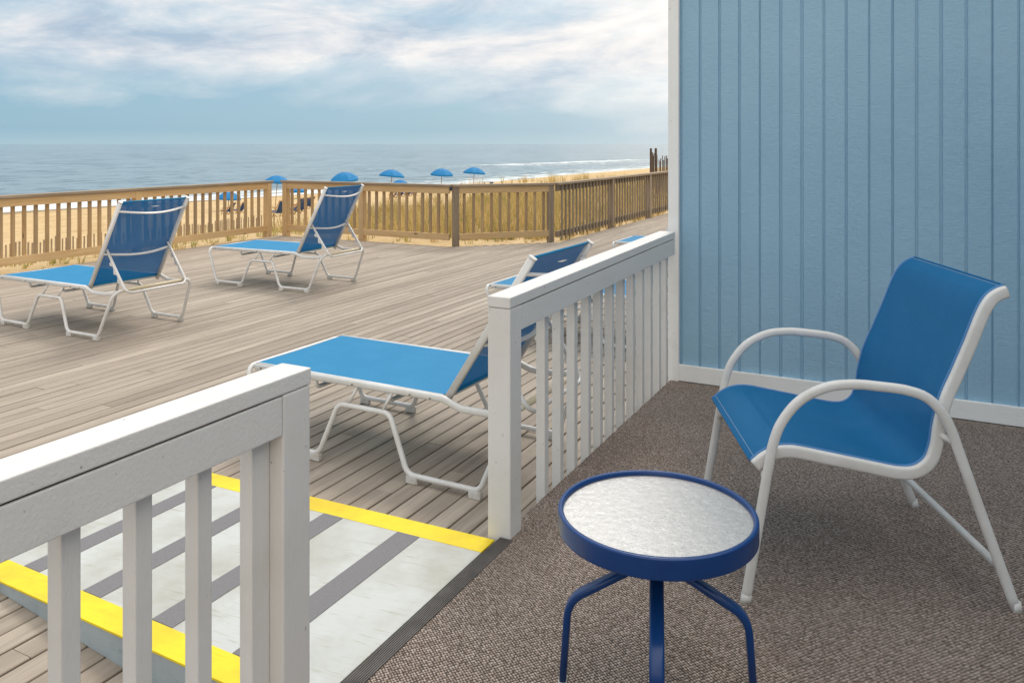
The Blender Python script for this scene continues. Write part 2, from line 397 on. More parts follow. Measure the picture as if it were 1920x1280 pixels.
ymask = ramp(nt, math_node(nt, 'MULTIPLY', Y_, 0.004), [(0.50, 0.0), (0.72, 0.55), (0.95, 1.0)])
ymask = math_node(nt, 'MULTIPLY', ymask, ramp(nt, noise_tex(nt, v, 0.022, 2), [(0.30, 0.35), (0.55, 1.0)]))
swash = math_node(nt, 'MULTIPLY', swash, ramp(nt, math_node(nt, 'MULTIPLY', Y_, 0.004), [(0.3, 1.0), (0.5, 0.80)]))
fm = math_node(nt, 'MAXIMUM', swash, math_node(nt, 'MULTIPLY', brk, ymask))
fmask = ramp(nt, math_node(nt, 'ADD', fo, math_node(nt, 'MULTIPLY_ADD', fm, 0.52, -0.30)), [(0.45, 0.0), (0.64, 1.0)])
swell = ramp(nt, math_node(nt, 'MULTIPLY', math_node(nt, 'ADD', bc_, wob), 0.005), [(0.81, 0.0), (0.83, 0.75), (0.88, 0.0)])
c = mixc(nt, math_node(nt, 'MULTIPLY', swell, ymask), c, (0.07, 0.13, 0.13))
c = mixc(nt, fmask, c, (0.70, 0.73, 0.735))
nt.links.new(c, b.inputs['Base Color'])
nt.links.new(ramp(nt, fmask, [(0.0, 0.12), (1.0, 0.9)]), b.inputs['Roughness'])
b.inputs['IOR'].default_value = 1.33; b.inputs['Specular IOR Level'].default_value = 0.25

m, nt, b = new_mat('umbrella_canvas'); M_UMB = m
nt.links.new(ramp(nt, noise_tex(nt, coords(nt), 3, 3), [(0.3, (0.005, 0.20, 0.52)), (0.7, (0.010, 0.25, 0.60))]), b.inputs['Base Color'])
b.inputs['Roughness'].default_value = 0.7
tl = nt.nodes.new('ShaderNodeBsdfTranslucent'); tl.inputs[0].default_value = (0.01, 0.25, 0.6, 1)
ms = nt.nodes.new('ShaderNodeMixShader'); ms.inputs[0].default_value = 0.3
nt.links.new(b.outputs[0], ms.inputs[1]); nt.links.new(tl.outputs[0], ms.inputs[2]); nt.links.new(ms.outputs[0], nt.nodes['Material Output'].inputs[0])
m, nt, b = new_mat('varnished_wood'); M_VARN = m
nt.links.new(ramp(nt, noise_tex(nt, coords(nt, scale=(1, 1, 0.2)), 20, 4), [(0.3, (0.38, 0.19, 0.07)), (0.7, (0.52, 0.28, 0.11))]), b.inputs['Base Color'])
m, nt, b = new_mat('navy_canvas'); M_NAVY = m
nt.links.new(ramp(nt, noise_tex(nt, coords(nt), 9, 3), [(0.3, (0.012, 0.045, 0.14)), (0.7, (0.02, 0.07, 0.20))]), b.inputs['Base Color'])
b.inputs['Roughness'].default_value = 0.8
m, nt, b = new_mat('slate_roof'); M_ROOF = m
nt.links.new(ramp(nt, noise_tex(nt, coords(nt), 8, 4), [(0.3, (0.10, 0.10, 0.10)), (0.7, (0.16, 0.155, 0.15))]), b.inputs['Base Color'])

# ------------------------------------------------------------------ mesh helpers
class MB:
    def __init__(s): s.v = []; s.f = []; s.sm = []; s.rnd = []; s.mi = []
    def add(s, verts, faces, smooth=False, mi=0):
        o = len(s.v); s.v += [tuple(p) for p in verts]
        r = random.random()
        for f in faces:
            s.f.append([i + o for i in f]); s.sm.append(smooth); s.rnd.append(r); s.mi.append(mi)
    def hexa(s, p, smooth=False, mi=0):
        s.add(p, [(0, 3, 2, 1), (4, 5, 6, 7), (0, 1, 5, 4), (1, 2, 6, 5), (2, 3, 7, 6), (3, 0, 4, 7)], smooth, mi)
    def box(s, x0, x1, y0, y1, z0, z1, ch=0.0, mi=0):
        if ch <= 0:
            s.hexa([(x0, y0, z0), (x1, y0, z0), (x1, y1, z0), (x0, y1, z0), (x0, y0, z1), (x1, y0, z1), (x1, y1, z1), (x0, y1, z1)], mi=mi); return
        bm = bmesh.new()
        vs = [bm.verts.new(p) for p in [(x0, y0, z0), (x1, y0, z0), (x1, y1, z0), (x0, y1, z0), (x0, y0, z1), (x1, y0, z1), (x1, y1, z1), (x0, y1, z1)]]
        for f in [(0, 3, 2, 1), (4, 5, 6, 7), (0, 1, 5, 4), (1, 2, 6, 5), (2, 3, 7, 6), (3, 0, 4, 7)]: bm.faces.new([vs[i] for i in f])
        bmesh.ops.bevel(bm, geom=bm.edges[:], offset=ch, segments=2, profile=0.6, affect='EDGES')
        bm.verts.index_update()
        s.add([v.co for v in bm.verts], [[v.index for v in f.verts] for f in bm.faces], mi=mi)
        bm.free()
    def build(s, name, mat, parent=None, loc=None):
        me = bpy.data.meshes.new(name); me.from_pydata(s.v, [], s.f)
        me.polygons.foreach_set('use_smooth', s.sm)
        mats = mat if isinstance(mat, (list, tuple)) else [mat]
        for q in mats: me.materials.append(q)
        if len(mats) > 1: me.polygons.foreach_set('material_index', s.mi)
        a = me.attributes.new('rnd', 'FLOAT', 'FACE'); a.data.foreach_set('value', s.rnd)
        me.update()
        o = bpy.data.objects.new(name, me); COL.objects.link(o)
        if parent is not None: o.parent = parent
        if loc is not None: o.location = loc
        return o

def fillet(pts, rad, closed=False, seg=6):
    pts = [Vector(p) for p in pts]; n = len(pts); out = []
    rads = rad if isinstance(rad, (list, tuple)) else [rad] * n
    for i, p in enumerate(pts):
        if not closed and i in (0, n - 1): out.append(p); continue
        a = pts[(i - 1) % n]; c = pts[(i + 1) % n]
        u = (a - p); w = (c - p); lu, lw = u.length, w.length; u.normalize(); w.normalize()
        ang = u.angle(w)
        if abs(ang - math.pi) < 0.03 or rads[i] <= 0: out.append(p); continue
        t = min(rads[i] / math.tan(ang / 2), lu * 0.48, lw * 0.48)
        r = t * math.tan(ang / 2)
        cen = p + (u + w).normalized() * (r / math.sin(ang / 2))
        s0 = p + u * t - cen; s1 = p + w * t - cen
        tot = s0.angle(s1)
        axis = s0.cross(s1).normalized()
        for k in range(seg + 1):
            out.append(cen + Matrix.Rotation(tot * k / seg, 3, axis) @ s0)
    return out
def crom(pts, sub=6):
    P = [Vector(p) for p in pts]; P = [P[0] * 2 - P[1]] + P + [P[-1] * 2 - P[-2]]; out = []
    for i in range(1, len(P) - 2):
        a, b_, c_, d_ = P[i - 1:i + 3]
        for k in range(sub):
            t = k / sub
            out.append(0.5 * ((2 * b_) + (c_ - a) * t + (2 * a - 5 * b_ + 4 * c_ - d_) * t * t + (3 * b_ - a - 3 * c_ + d_) * t ** 3))
    out.append(P[-2]); return out
def circ(r, n=14): return [(r * math.cos(2 * math.pi * k / n), r * math.sin(2 * math.pi * k / n)) for k in range(n)]
def rrect(w, h, r, n=3):
    out = []
    for cx, cy, a0 in ((w / 2 - r, h / 2 - r, 0), (-w / 2 + r, h / 2 - r, 90), (-w / 2 + r, -h / 2 + r, 180), (w / 2 - r, -h / 2 + r, 270)):
        for k in range(n + 1):
            a = R(a0 + 90 * k / n); out.append((cx + r * math.cos(a), cy + r * math.sin(a)))
    return out
def sweep(mb, path, sec, lateral=None, closed=False, smooth=True, mi=0, scales=None):
    path = [Vector(p) for p in path]
    q = [path[0]]
    for p in path[1:]:
        if (p - q[-1]).length > 1e-5: q.append(p)
    path = q; n = len(path)
    T = []
    for i in range(n):
        a = path[(i - 1) % n] if (closed or i > 0) else path[i]
        c = path[(i + 1) % n] if (closed or i < n - 1) else path[i]
        T.append((c - a).normalized())
    if lateral is not None:
        frames = []
        for t in T:
            l = Vector(lateral); l = (l - t * l.dot(t)).normalized(); frames.append((l, t.cross(l)))
    else:
        ref = Vector((0, 0, 1)) if abs(T[0].z) < 0.9 else Vector((0, 1, 0))
        l = (ref - T[0] * ref.dot(T[0])).normalized(); frames = []
        for i in range(n):
            if i > 0:
                l = T[i - 1].rotation_difference(T[i]) @ l; l = (l - T[i] * l.dot(T[i])).normalized()
            frames.append((l, T[i].cross(l)))
    m_ = len(sec); vs = []; fs = []
    for i, p in enumerate(path):
        k = 1 if scales is None else scales[min(i, len(scales) - 1)]
        for (a, b_) in sec: vs.append(p + frames[i][0] * a * k + frames[i][1] * b_ * k)
    for i in range(n if closed else n - 1):
        i2 = (i + 1) % n; sh = 0
        if closed and i2 == 0 and lateral is None:
            best = min(range(m_), key=lambda s_: (vs[i * m_] - vs[s_]).length); sh = best
        for k in range(m_):
            fs.append((i * m_ + k, i * m_ + (k + 1) % m_, i2 * m_ + (k + 1 + sh) % m_, i2 * m_ + (k + sh) % m_))
    mb.add(vs, fs, smooth, mi)
    if not closed:
        o = len(mb.v) - len(vs)
        for ring in (list(range(m_))[::-1], [(n - 1) * m_ + k for k in range(m_)]):
            mb.f.append([o + k for k in ring]); mb.sm.append(False); mb.rnd.append(mb.rnd[-1]); mb.mi.append(mi)
def lathe(mb, prof, seg=48, mi=0, smooth=True, cx=0, cy=0):
    vs = []; fs = []; n = len(prof)
    for i in range(seg):
        a = 2 * math.pi * i / seg
        for (r, z) in prof: vs.append((cx + r * math.cos(a), cy + r * math.sin(a), z))
    for i in range(seg):
        j = (i + 1) % seg
        for k in range(n - 1): fs.append((i * n + k, j * n + k, j * n + k + 1, i * n + k + 1))
    mb.add(vs, fs, smooth, mi)

def tag(o, label=None, cat=None, group=None, kind=None):
    if label: o['label'] = label
    if cat: o['category'] = cat
    if group: o['group'] = group
    if kind: o['kind'] = kind
    return o
def empty(name, loc=(0, 0, 0), rz=0.0):
    o = bpy.data.objects.new(name, None); COL.objects.link(o)
    o.location = loc; o.rotation_euler = (0, 0, rz); o.empty_display_size = 0.2
    return o
def kids(o): return [c for c in bpy.data.objects if c.parent == o]
def dup(o, parent=None):
    c = o.copy(); COL.objects.link(c)
    for k in ('label', 'category', 'group'):
        if k in c and parent is None and k == 'label': del c[k]
    if parent is not None: c.parent = parent
    for ch in kids(o): dup(ch, c)
    return c
def sstep(a, b_, x):
    t = max(0.0, min(1.0, (x - a) / (b_ - a))); return t * t * (3 - 2 * t)

DECK = -0.15
SEA = -5.64
# ------------------------------------------------------------------ ground
def terrain(x, y):
    shx = -84 + max(0, min(14, (y - 50) * 0.2))          # where the water starts
    crest = -2.1 + 1.25 * sstep(20, 42, y)
    pts = [(-8.0, -0.36), (-9.9, -0.20), (-12, -0.34), (-20, crest), (-36, -3.15), (-48, -3.95), (-62, -4.75), (shx, SEA + 0.02), (-130, -9.5)]
    k = sstep(11, 15, y)
    if y > 11: pts = [(-5.2, -0.30), (-6.6, -0.22 - 0.28 * k), (-9.5, -0.26 - 0.50 * k), (-12, -0.34 - 0.62 * k)] + pts[3:]
    if x >= pts[0][0]: z = pts[0][1]
    elif x <= -130: z = -9.5
    else:
        z = -9.5
        for (a, za), (b_, zb) in zip(pts, pts[1:]):
            if b_ <= x <= a:
                t = (a - x) / (a - b_); z = za + (zb - za) * t; break
    w = sstep(-9.7, -13, x) * (1 - sstep(-66, -76, x)) if y < 12 else sstep(-5.4, -8, x) * (1 - sstep(-66, -76, x))
    n_ = noise.noise(Vector((x * 0.16, y * 0.16, 0.3))) * 0.20 + noise.noise(Vector((x * 0.6, y * 0.6, 4.3))) * 0.07
    # hummock carrying the far picket fence
    hb = math.exp(-(((x + 8.2) / 2.6) ** 2 + ((y - 27) / 3.5) ** 2)) * 0.30
    return z + n_ * w + hb * sstep(-5.5, -6.5, x)
def axis_vals(segs):
    out = []
    for a, b_, st in segs:
        k = max(1, int(round((b_ - a) / st)))
        out += [a + (b_ - a) * i / k for i in range(k)]
    out.append(segs[-1][1]); return out
xs = axis_vals([(-400, -130, 60), (-130, -60, 2.5), (-60, -24, 1.2), (-24, -4, 0.35), (-4, 60, 16), (60, 600, 180)])
ys = axis_vals([(-800, -40, 190), (-40, 4, 4), (4, 46, 0.5), (46, 140, 2.5), (140, 400, 20), (400, 3000, 650)])
g = MB(); vs = [(x, y, terrain(x, y)) for y in ys for x in xs]; fs = []
nx = len(xs)
for j in range(len(ys) - 1):
    for i in range(nx - 1):
        a = j * nx + i; fs.append((a, a + 1, a + 1 + nx, a + nx))
g.add(vs, fs, True)
tag(g.build('ground', M_SAND), kind='structure')

g = MB()
g.add([(-40000, -40000, SEA), (-66, -40000, SEA), (-66, 40000, SEA), (-40000, 40000, SEA)], [(0, 1, 2, 3)])
tag(g.build('water', M_SEA), kind='structure')

# ------------------------------------------------------------------ deck
def deck_end(x):
    if x < -6.28: return 10.14
    if x < -5.10: return 10.14 + (x + 6.28) * 1.06
    return 26.0
g = MB(); x = -9.50; pitch = 0.0955; wb = 0.0868
while x < -1.36:
    ye = deck_end(x); y = -4.0 - random.random() * 3
    x1 = min(x + wb, -1.325)
    while y < ye:
        y2 = min(y + random.choice([2.4, 3.0, 3.6, 4.2, 4.8]), ye)
        if y2 > ye - 0.5: y2 = ye
        c_ = 0.0025; z1 = DECK + random.uniform(-0.0012, 0.0012); z0 = DECK - 0.036
        xa, xb = x + random.uniform(-0.0006, 0.0006), x1 + random.uniform(-0.0006, 0.0006)
        sec = [(xa, z0), (xb, z0), (xb, z1 - c_), (xb - c_, z1), (xa + c_, z1), (xa, z1 - c_)]
        ya, yb = y, y2 - 0.003
        vv = [(sx_, ya, sz) for sx_, sz in sec] + [(sx_, yb, sz) for sx_, sz in sec]
        g.add(vv, [(5, 4, 3, 2, 1, 0), (6, 7, 8, 9, 10, 11)] + [(k, (k + 1) % 6, 6 + (k + 1) % 6, 6 + k) for k in range(6)])
        y = y2
    x += pitch
dk = g.build('deck', M_DECK); tag(dk, kind='structure')
g = MB(); g.box(-9.46, -1.36, -6.5, 10.05, DECK - 0.16, DECK - 0.05); g.box(-5.05, -1.36, 10.06, 25.9, DECK - 0.16, DECK - 0.05)
tag(g.build('deck_gap_shade', M_GAP), kind='structure')  # solid near-black fill standing in for the shade between and under the boards

# ------------------------------------------------------------------ porch floor, threshold
g = MB(); g.box(-1.262, 2.2, -3.0, 4.55, -0.10, -0.004)
tag(g.build('porch_slab', M_GAP), kind='structure')
g = MB()
# carpet sheet with a slightly ragged outer edge
ny = 900; ed = []
for i in range(ny + 1):
    y = -3.0 + 7.549 * i / ny
    e = -1.262 if 1.452 < y < 2.463 else -1.3055
    if 1.452 < y < 2.463: e = -1.264
    ed.append((e + random.uniform(-0.003, 0.003), y))
vs = [(x_, y_, 0.004) for x_, y_ in ed] + [(x_, y_, -0.012) for x_, y_ in ed] + [(2.2, y_, 0.004) for _, y_ in ed]
fs = []
k = ny + 1
for i in range(ny):
    fs.append((i, 2 * k + i, 2 * k + i + 1, i + 1)); fs.append((i, i + 1, k + i + 1, k + i))
g.add(vs, fs)
tag(g.build('porch_carpet', M_CARPET), kind='structure')
g = MB()
g.box(-1.304, -1.270, -3.0, 4.50, DECK - 0.05, -0.014)
tag(g.build('porch_edge_board', M_GAP), kind='structure')
# rubber threshold: thin ridged strip
th = MB()
prof = [(-1.318, -0.022), (-1.3045, -0.022), (-1.3045, 0.003)]
for i in range(8):
    x0 = -1.303 + i * 0.0062
    prof += [(x0, 0.0085), (x0 + 0.0034, 0.0085), (x0 + 0.0038, 0.0015), (x0 + 0.0058, 0.0015)]
prof += [(-1.255, -0.002)]
vs = []; fs = []
for i, (px_, pz) in enumerate(prof): vs += [(px_, 1.456, pz), (px_, 2.458, pz)]
for i in range(len(prof) - 1): fs.append((2 * i, 2 * i + 2, 2 * i + 3, 2 * i + 1))
fs.append([2 * i for i in range(len(prof))][::-1]); fs.append([2 * i + 1 for i in range(len(prof))])
th.add(vs, fs)
o = th.build('threshold_strip', M_RUB)
tag(o, 'black ridged rubber threshold strip between the ramp and the brown carpet', 'threshold')

# ------------------------------------------------------------------ access ramp (skewed slightly to the doorway)
ramp_e = empty('access_ramp', (-1.322, 1.9, DECK))
tag(ramp_e, 'pale painted wooden ramp with yellow edges and grey grip strips', 'ramp')
SL = 0.0730; SK = -0.106; RL = 1.90
def rp(x, v, dz=0.0, drop=False):
    # x: distance from threshold (negative to the sea), v: 0 near .. 1 far
    yn, yf = 1.482, 2.452
    y = yn + (yf - yn) * v + SK * x
    z = (DECK if drop else (-0.004 + SL * x + dz))
    return (x - 1.322 + 1.322, y - 1.9, z - DECK)
def rquad(mb, xa, xb, va, vb, dz, th_):
    top = [rp(xa, va, dz), rp(xb, va, dz), rp(xb, vb, dz), rp(xa, vb, dz)]
    bot = [(p[0], p[1], p[2] - th_) for p in top]
    mb.hexa([bot[0], bot[1], bot[2], bot[3], top[0], top[1], top[2], top[3]])
yv = 0.095 / 0.97
g = MB(); rquad(g, -RL, 0, yv, 1 - yv, 0, 0.006); g.build('ramp_panel', M_RAMP, ramp_e)
for va, vb in ((0.0, yv), (1 - yv, 1.0)):
    g = MB(); rquad(g, -RL, 0, va, vb, 0.0012, 0.006); g.build('edge_stripe', M_YELLOW, ramp_e)
for xc in (-0.313, -0.683, -1.055, -1.428, -1.80):
    g = MB(); rquad(g, xc - 0.05, xc + 0.05, yv + 0.002, 1 - yv - 0.002, 0.0022, 0.0032); g.build('grip_strip', M_GRIP, ramp_e)
for v0, v1 in ((0.003, 0.045), (0.955, 0.997)):
    g = MB()
    def lp(x, v, top): 
        p = rp(x, v, -0.0052); return (p[0], p[1], max(p[2], 0.004) if top else 0.001)
    g.hexa([lp(-RL, v0, 0), lp(0, v0, 0), lp(0, v1, 0), lp(-RL, v1, 0), lp(-RL, v0, 1), lp(0, v0, 1), lp(0, v1, 1), lp(-RL, v1, 1)])
    g.build('side_board', M_RSIDE, ramp_e)

# ------------------------------------------------------------------ porch railings
def rail_z(y, left): return 0.843 if left else 0.833 + (y - 2.46) * 0.0141
def railing(name, y0, y1, post_y, left, bals, label):
    e = empty(name, (-1.31, (y0 + y1) / 2, 0.0)); oy = (y0 + y1) / 2
    tag(e, label, 'railing', 'white porch railings either side of the ramp opening')
    def prism(nm, xa, xb, ya, yb, h0, h1, mat, ch=0.004):
        mb = MB(); za, zb = rail_z(ya, left), rail_z(yb, left)
        bm = bmesh.new()
        P_ = [(xa, ya, za + h0), (xb, ya, za + h0), (xb, yb, zb + h0), (xa, yb, zb + h0), (xa, ya, za + h1), (xb, ya, za + h1), (xb, yb, zb + h1), (xa, yb, zb + h1)]
        vv = [bm.verts.new((p[0] + 1.31, p[1] - oy, p[2])) for p in P_]
        for f in [(0, 3, 2, 1), (4, 5, 6, 7), (0, 1, 5, 4), (1, 2, 6, 5), (2, 3, 7, 6), (3, 0, 4, 7)]: bm.faces.new([vv[i] for i in f])
        bmesh.ops.bevel(bm, geom=bm.edges[:], offset=ch, segments=3, profile=0.6, affect='EDGES')
        bm.verts.index_update()
        mb.add([v.co for v in bm.verts], [[v.index for v in f.verts] for f in bm.faces])
        bm.free()
        return mb.build(nm, mat, e)
    prism('cap_rail', -1.355, -1.266, y0 - (0.003 if not left else 0), y1 + (0.003 if left else 0), -0.038, 0.0, M_WHITEV)
    pa, pb = post_y
    if left: prism('joint_shade', -1.300, -1.2745, y0 + 0.01, pa - 0.06, -0.0435, -0.0375, M_GAP, 0.0005)  # near-black filler strip, added as the shade in the joint under the cap
    else: prism('joint_shade', -1.300, -1.2745, pb + 0.02, y1 - 0.3, -0.0435, -0.0375, M_GAP, 0.0005)
    if left: prism('rail_board', -1.305, -1.268, y0, pa - 0.0015, -0.129, -0.0425, M_WHITEV, 0.003)
    else: prism('rail_board', -1.305, -1.268, pb + 0.0015, y1, -0.129, -0.0425, M_WHITEV, 0.003)
    g = MB(); g.box(-1.355 + 1.31, -1.267 + 1.31, pa - oy, pb - oy, -0.05 if not left else -0.05, rail_z(pa, left) - 0.0395, 0.005)
    g.build('post', M_WHITE, e)
    for yb in bals:
        g = MB(); z1 = rail_z(yb, left) - 0.0405
        j = random.uniform(-0.0015, 0.0015)
        g.box(-1.344 + 1.31 + j, -1.3065 + 1.31 + j, yb - oy, yb + 0.037 - oy, -0.045, z1, 0.003)
        g.build('baluster', M_WHITE, e)
    return e
railing('porch_railing', -1.2, 1.452, (1.364, 1.452), True, [1.309 - 0.1455 * k for k in range(0, 17)] + [1.350 - 0.024], 'white wooden porch railing left of the ramp, its end post nearest the viewer')
railing('porch_railing', 2.463, 4.512, (2.463, 2.551), False, [2.83 + 0.1505 * k for k in range(11)] + [2.554, 4.468], 'white wooden porch railing from ramp opening to the blue wall')

# ------------------------------------------------------------------ house
house = empty('beach_house', (2.0, 4.57, 0))
tag(house, 'pale blue house wall with vertical grooved siding and white trim', 'house')
def hb(nm, x0, x1, y0, y1, z0, z1, mat, ch=0.0):
    g = MB(); g.box(x0 - 2, x1 - 2, y0 - 4.57, y1 - 4.57, z0, z1, ch); return g.build(nm, mat, house)
# siding facing -Y with real grooves: profile along x
WY = 4.575; XW0 = -1.255; P_W = 4.575 * 0.02405
def siding(x_start, x_end, first, pitch_, z0, z1, fn):
    rs_ = random.Random(5); prof = []; x_ = x_start; gdep = 0.009; gw = 0.015
    xg = first
    prof.append((x_start, 0))
    while xg < x_end - 0.02:
        if xg > x_start + 0.012:
            prof += [(xg - gw / 2, 0), (xg - gw / 2 + 0.001, gdep), (xg + gw / 2 - 0.005, gdep), (xg + gw / 2, 0)]
        xg += pitch_; gw = 0.0145 + rs_.uniform(-0.003, 0.003); gdep = 0.009 + rs_.uniform(-0.0015, 0.001)
    prof.append((x_end, 0))
    vs = []; fs = []
    for u_, d_ in prof: vs += [fn(u_, d_, z0), fn(u_, d_, z1)]
    for i in range(len(prof) - 1): fs.append((2 * i, 2 * i + 2, 2 * i + 3, 2 * i + 1))
    g = MB(); g.add(vs, fs); return g
XG0 = -0.2731 * WY
siding(-1.262, 2.2, XG0, P_W, 0.0, 4.6, lambda u_, d_, z_: (u_ - 2, WY + d_ - 4.57, z_)).build('siding', M_SIDING, house)
siding(4.60, 14.0, 4.68, P_W, DECK, 4.6, lambda u_, d_, z_: (-1.312 + d_ - 2, u_ - 4.57, z_)).build('siding', M_SIDING, house)
siding(-3.0, 4.55, -2.9, P_W, 0.0, 3.2, lambda u_, d_, z_: (2.2 + d_ - 2, u_ - 4.57, z_)).build('siding', M_SIDING, house)
hb('wall_core', -1.290, 7.0, 4.60, 14.0, DECK - 0.1, 4.6, M_SIDING)
hb('wall_core', 2.23, 7.0, -3.0, 4.59, DECK - 0.1, 3.2, M_SIDING)
hb('corner_board', -1.318, -1.257, 4.548, 4.610, -0.01, 4.6, M_TRIM, 0.002)
hb('baseboard', -1.2575, 2.19, 4.552, 4.574, 0.006, 0.0985, M_TRIM, 0.003)
hb('roof', -1.50, 7.2, 4.40, 14.4, 4.605, 4.75, M_ROOF)

# ------------------------------------------------------------------ sun loungers
LW = 0.78
def make_lounger(ang, seed):
    """origin: deck under the near foot corner; x towards the head end"""
    root = empty('sun_lounger')
    T_ = 0.0125
    side = [(-0.015, 0.03, 0.375), (0.125, 0.0, 0.034), (0.485, 0.0, 0.034), (0.585, 0.025, 0.280), (0.885, 0.025, 0.280), (1.0, 0.0, 0.034), (1.375, 0.0, 0.034), (1.52, 0.03, 0.380)]
    far = [(x_, LW - y_, z_) for x_, y_, z_ in side][::-1]
    loop = side + far
    rads = [0.055, 0.05, 0.05, 0.055, 0.055, 0.06, 0.05, 0.075]; rads = rads + rads[::-1]
    g = MB(); sweep(g, fillet(loop, rads, closed=True, seg=7), circ(T_), closed=True); g.build('leg_frame', M_TUBE, root)
    for s_ in (0, 1):
        Y = lambda y_: y_ if s_ == 0 else LW - y_
        g = MB()
        path = fillet([(0.03, Y(0.045), 0.377), (1.16, Y(0.045), 0.383), (1.25, Y(0.045), 0.352), (1.40, Y(0.045), 0.352), (1.515, Y(0.05), 0.372)], 0.12, seg=8)
        sweep(g, path, rrect(0.024, 0.032, 0.011), lateral=(0, 1, 0)); rl = g.build('side_rail', M_TUBE, root)
        for bx in (0.075, 0.40, 0.66, 0.99, 1.10):
            gb = MB()
            yy = Y(0.045) + (-0.0125 if s_ == 0 else 0.0125)
            zz = 0.378
            sweep(gb, [(bx, yy + 0.002, zz), (bx, yy - (0.0035 if s_ == 0 else -0.0035), zz)], circ(0.0042, 8))
            gb.build('bolt', M_BOLT, rl)
        for xa, xb in ((0.655, 0.695), (0.845, 0.875)) if False else ((0.645, 0.685), (0.845, 0.885)):
            g = MB(); sweep(g, [(xa, Y(0.025), 0.288), (xb, Y(0.044), 0.370)], circ(0.0072, 10)); g.build('strut', M_TUBE, root)
        for bx in (0.145, 0.465, 1.03, 1.355):
            g = MB(); yy = Y(0.0)
            g.box(bx - 0.030, bx + 0.030, yy - 0.013, yy + 0.013, 0.0, 0.034, 0.004); g.build('foot_pad', M_PAD, root)
    # sling seat with flat inner rails
    nxs, nys = 20, 10; vs = []; fs = []
    x0, x1, y0, y1 = 0.022, 1.150, 0.066, LW - 0.066
    for i in range(nxs + 1):
        for j in range(nys + 1):
            u_ = i / nxs; v_ = j / nys
            sag = -0.010 * math.sin(math.pi * v_) * (0.4 + 0.6 * math.sin(math.pi * u_))
            vs.append((x0 + (x1 - x0) * u_, y0 + (y1 - y0) * v_, 0.394 + sag))
    for i in range(nxs):
        for j in range(nys):
            a = i * (nys + 1) + j; fs.append((a, a + nys + 1, a + nys + 2, a + 1))
    g = MB(); g.add(vs, fs, True)
    n0 = len(vs); g.add([(p[0], p[1], p[2] - 0.003) for p in vs], [f[::-1] for f in fs], True)
    st = g.build('seat_sling', M_SLING, root)
    for yy in (y0 - 0.006, y1 + 0.006):
        g = MB(); sweep(g, [(x0, yy, 0.389), (x1, yy, 0.389)], rrect(0.014, 0.016, 0.005), lateral=(0, 1, 0)); g.build('sling_rail', M_TUBE, st)
    # seat cross bars sagging under the seat
    for bx in (0.42, 0.86):
        g = MB(); sweep(g, fillet([(bx, 0.05, 0.372), (bx, 0.06, 0.325), (bx, LW - 0.06, 0.325), (bx, LW - 0.05, 0.372)], 0.04), circ(0.0105, 12)); g.build('cross_bar', M_TUBE, root)
    g = MB(); sweep(g, [(1.157, 0.05, 0.380), (1.157, LW - 0.05, 0.380)], circ(0.0105, 12)); g.build('cross_bar', M_TUBE, root)
    # head sleeve
    g = MB(); sweep(g, [(1.5205, 0.10, 0.381), (1.5205, LW - 0.10, 0.381)], circ(0.0142, 14)); g.build('bar_sleeve', M_SLEEVE, root)
    # backrest
    L = 0.775; dx, dz = math.cos(ang), math.sin(ang); nxv, nzv = dz, -dx     # rear normal (towards +x)
    px0, pz0 = 1.165, 0.377
    def B(s, y_, off=0.0): return (px0 + dx * s + nxv * off, y_, pz0 + dz * s + nzv * off)
    ya, yb = 0.078, LW - 0.078
    bf = None
    for yy in (ya, yb):
        g = MB(); sweep(g, [B(-0.02, yy), B(L, yy)], rrect(0.022, 0.034, 0.007), lateral=(0, 1, 0))
        sweep(g, [B(L, yy), B(L + 0.006, yy)], rrect(0.026, 0.038, 0.008), lateral=(0, 1, 0))
        g.build('back_stile', M_TUBE, root)
    for s_, bow in ((L - 0.075, 0.062), (0.315, 0.055)):
        pts = [B(s_, ya + 0.005 + (yb - ya - 0.01) * t, 0.012 + bow * math.sin(math.pi * t)) for t in [i / 12 for i in range(13)]]
        g = MB(); sweep(g, pts, rrect(0.012, 0.022, 0.005), lateral=(dx, 0, dz)); g.build('back_bar', M_TUBE, root)
    vs = []; fs = []; ns = 16
    for i in range(ns + 1):
        for j in range(nys + 1):
            u_ = i / ns; v_ = j / nys
            off = -0.010 + 0.022 * math.sin(math.pi * v_) * math.sin(math.pi * min(1, u_ * 1.1))
            vs.append(B(0.02 + (L - 0.028) * u_, ya + 0.008 + (yb - ya - 0.016) * v_, off))
    for i in range(ns):
        for j in range(nys):
            a = i * (nys + 1) + j; fs.append((a, a + nys + 1, a + nys + 2, a + 1))
    g = MB(); g.add(vs, fs, True); bs = g.build('back_sling', M_SLINGB, root)
    g = MB(); sweep(g, [B(0.018, ya, -0.006), B(0.018, yb, -0.006)], circ(0.009, 10)); g.build('sling_hem', MATS['blue_sling_mesh'], bs)
    g = MB(); sweep(g, [B(L - 0.006, ya, -0.008), B(L - 0.006, yb, -0.008)], circ(0.006, 10))
    g.build('sling_hem', MATS['blue_sling_mesh'], bs)
    g = MB(); sweep(g, [B(L - 0.045, LW / 2 - 0.03, 0.024), B(L - 0.045, LW / 2 + 0.03, 0.024)], rrect(0.004, 0.018, 0.0018), lateral=(0, 0, 1)); g.build('tag_clip', M_TUBE, bs)
    # folding support: U bracket with notched plates
    t0 = B(0.345, 0, 0.0)
    bot = (1.562, 0.360)
    g = MB(); yi = 0.108
    path = fillet([(t0[0], yi, t0[2]), (bot[0], yi, bot[1]), (bot[0], LW - yi, bot[1]), (t0[0], LW - yi, t0[2])], 0.055, seg=8)
    sweep(g, path, circ(0.0105, 12)); sb = g.build('support_bracket', M_TUBE, root)
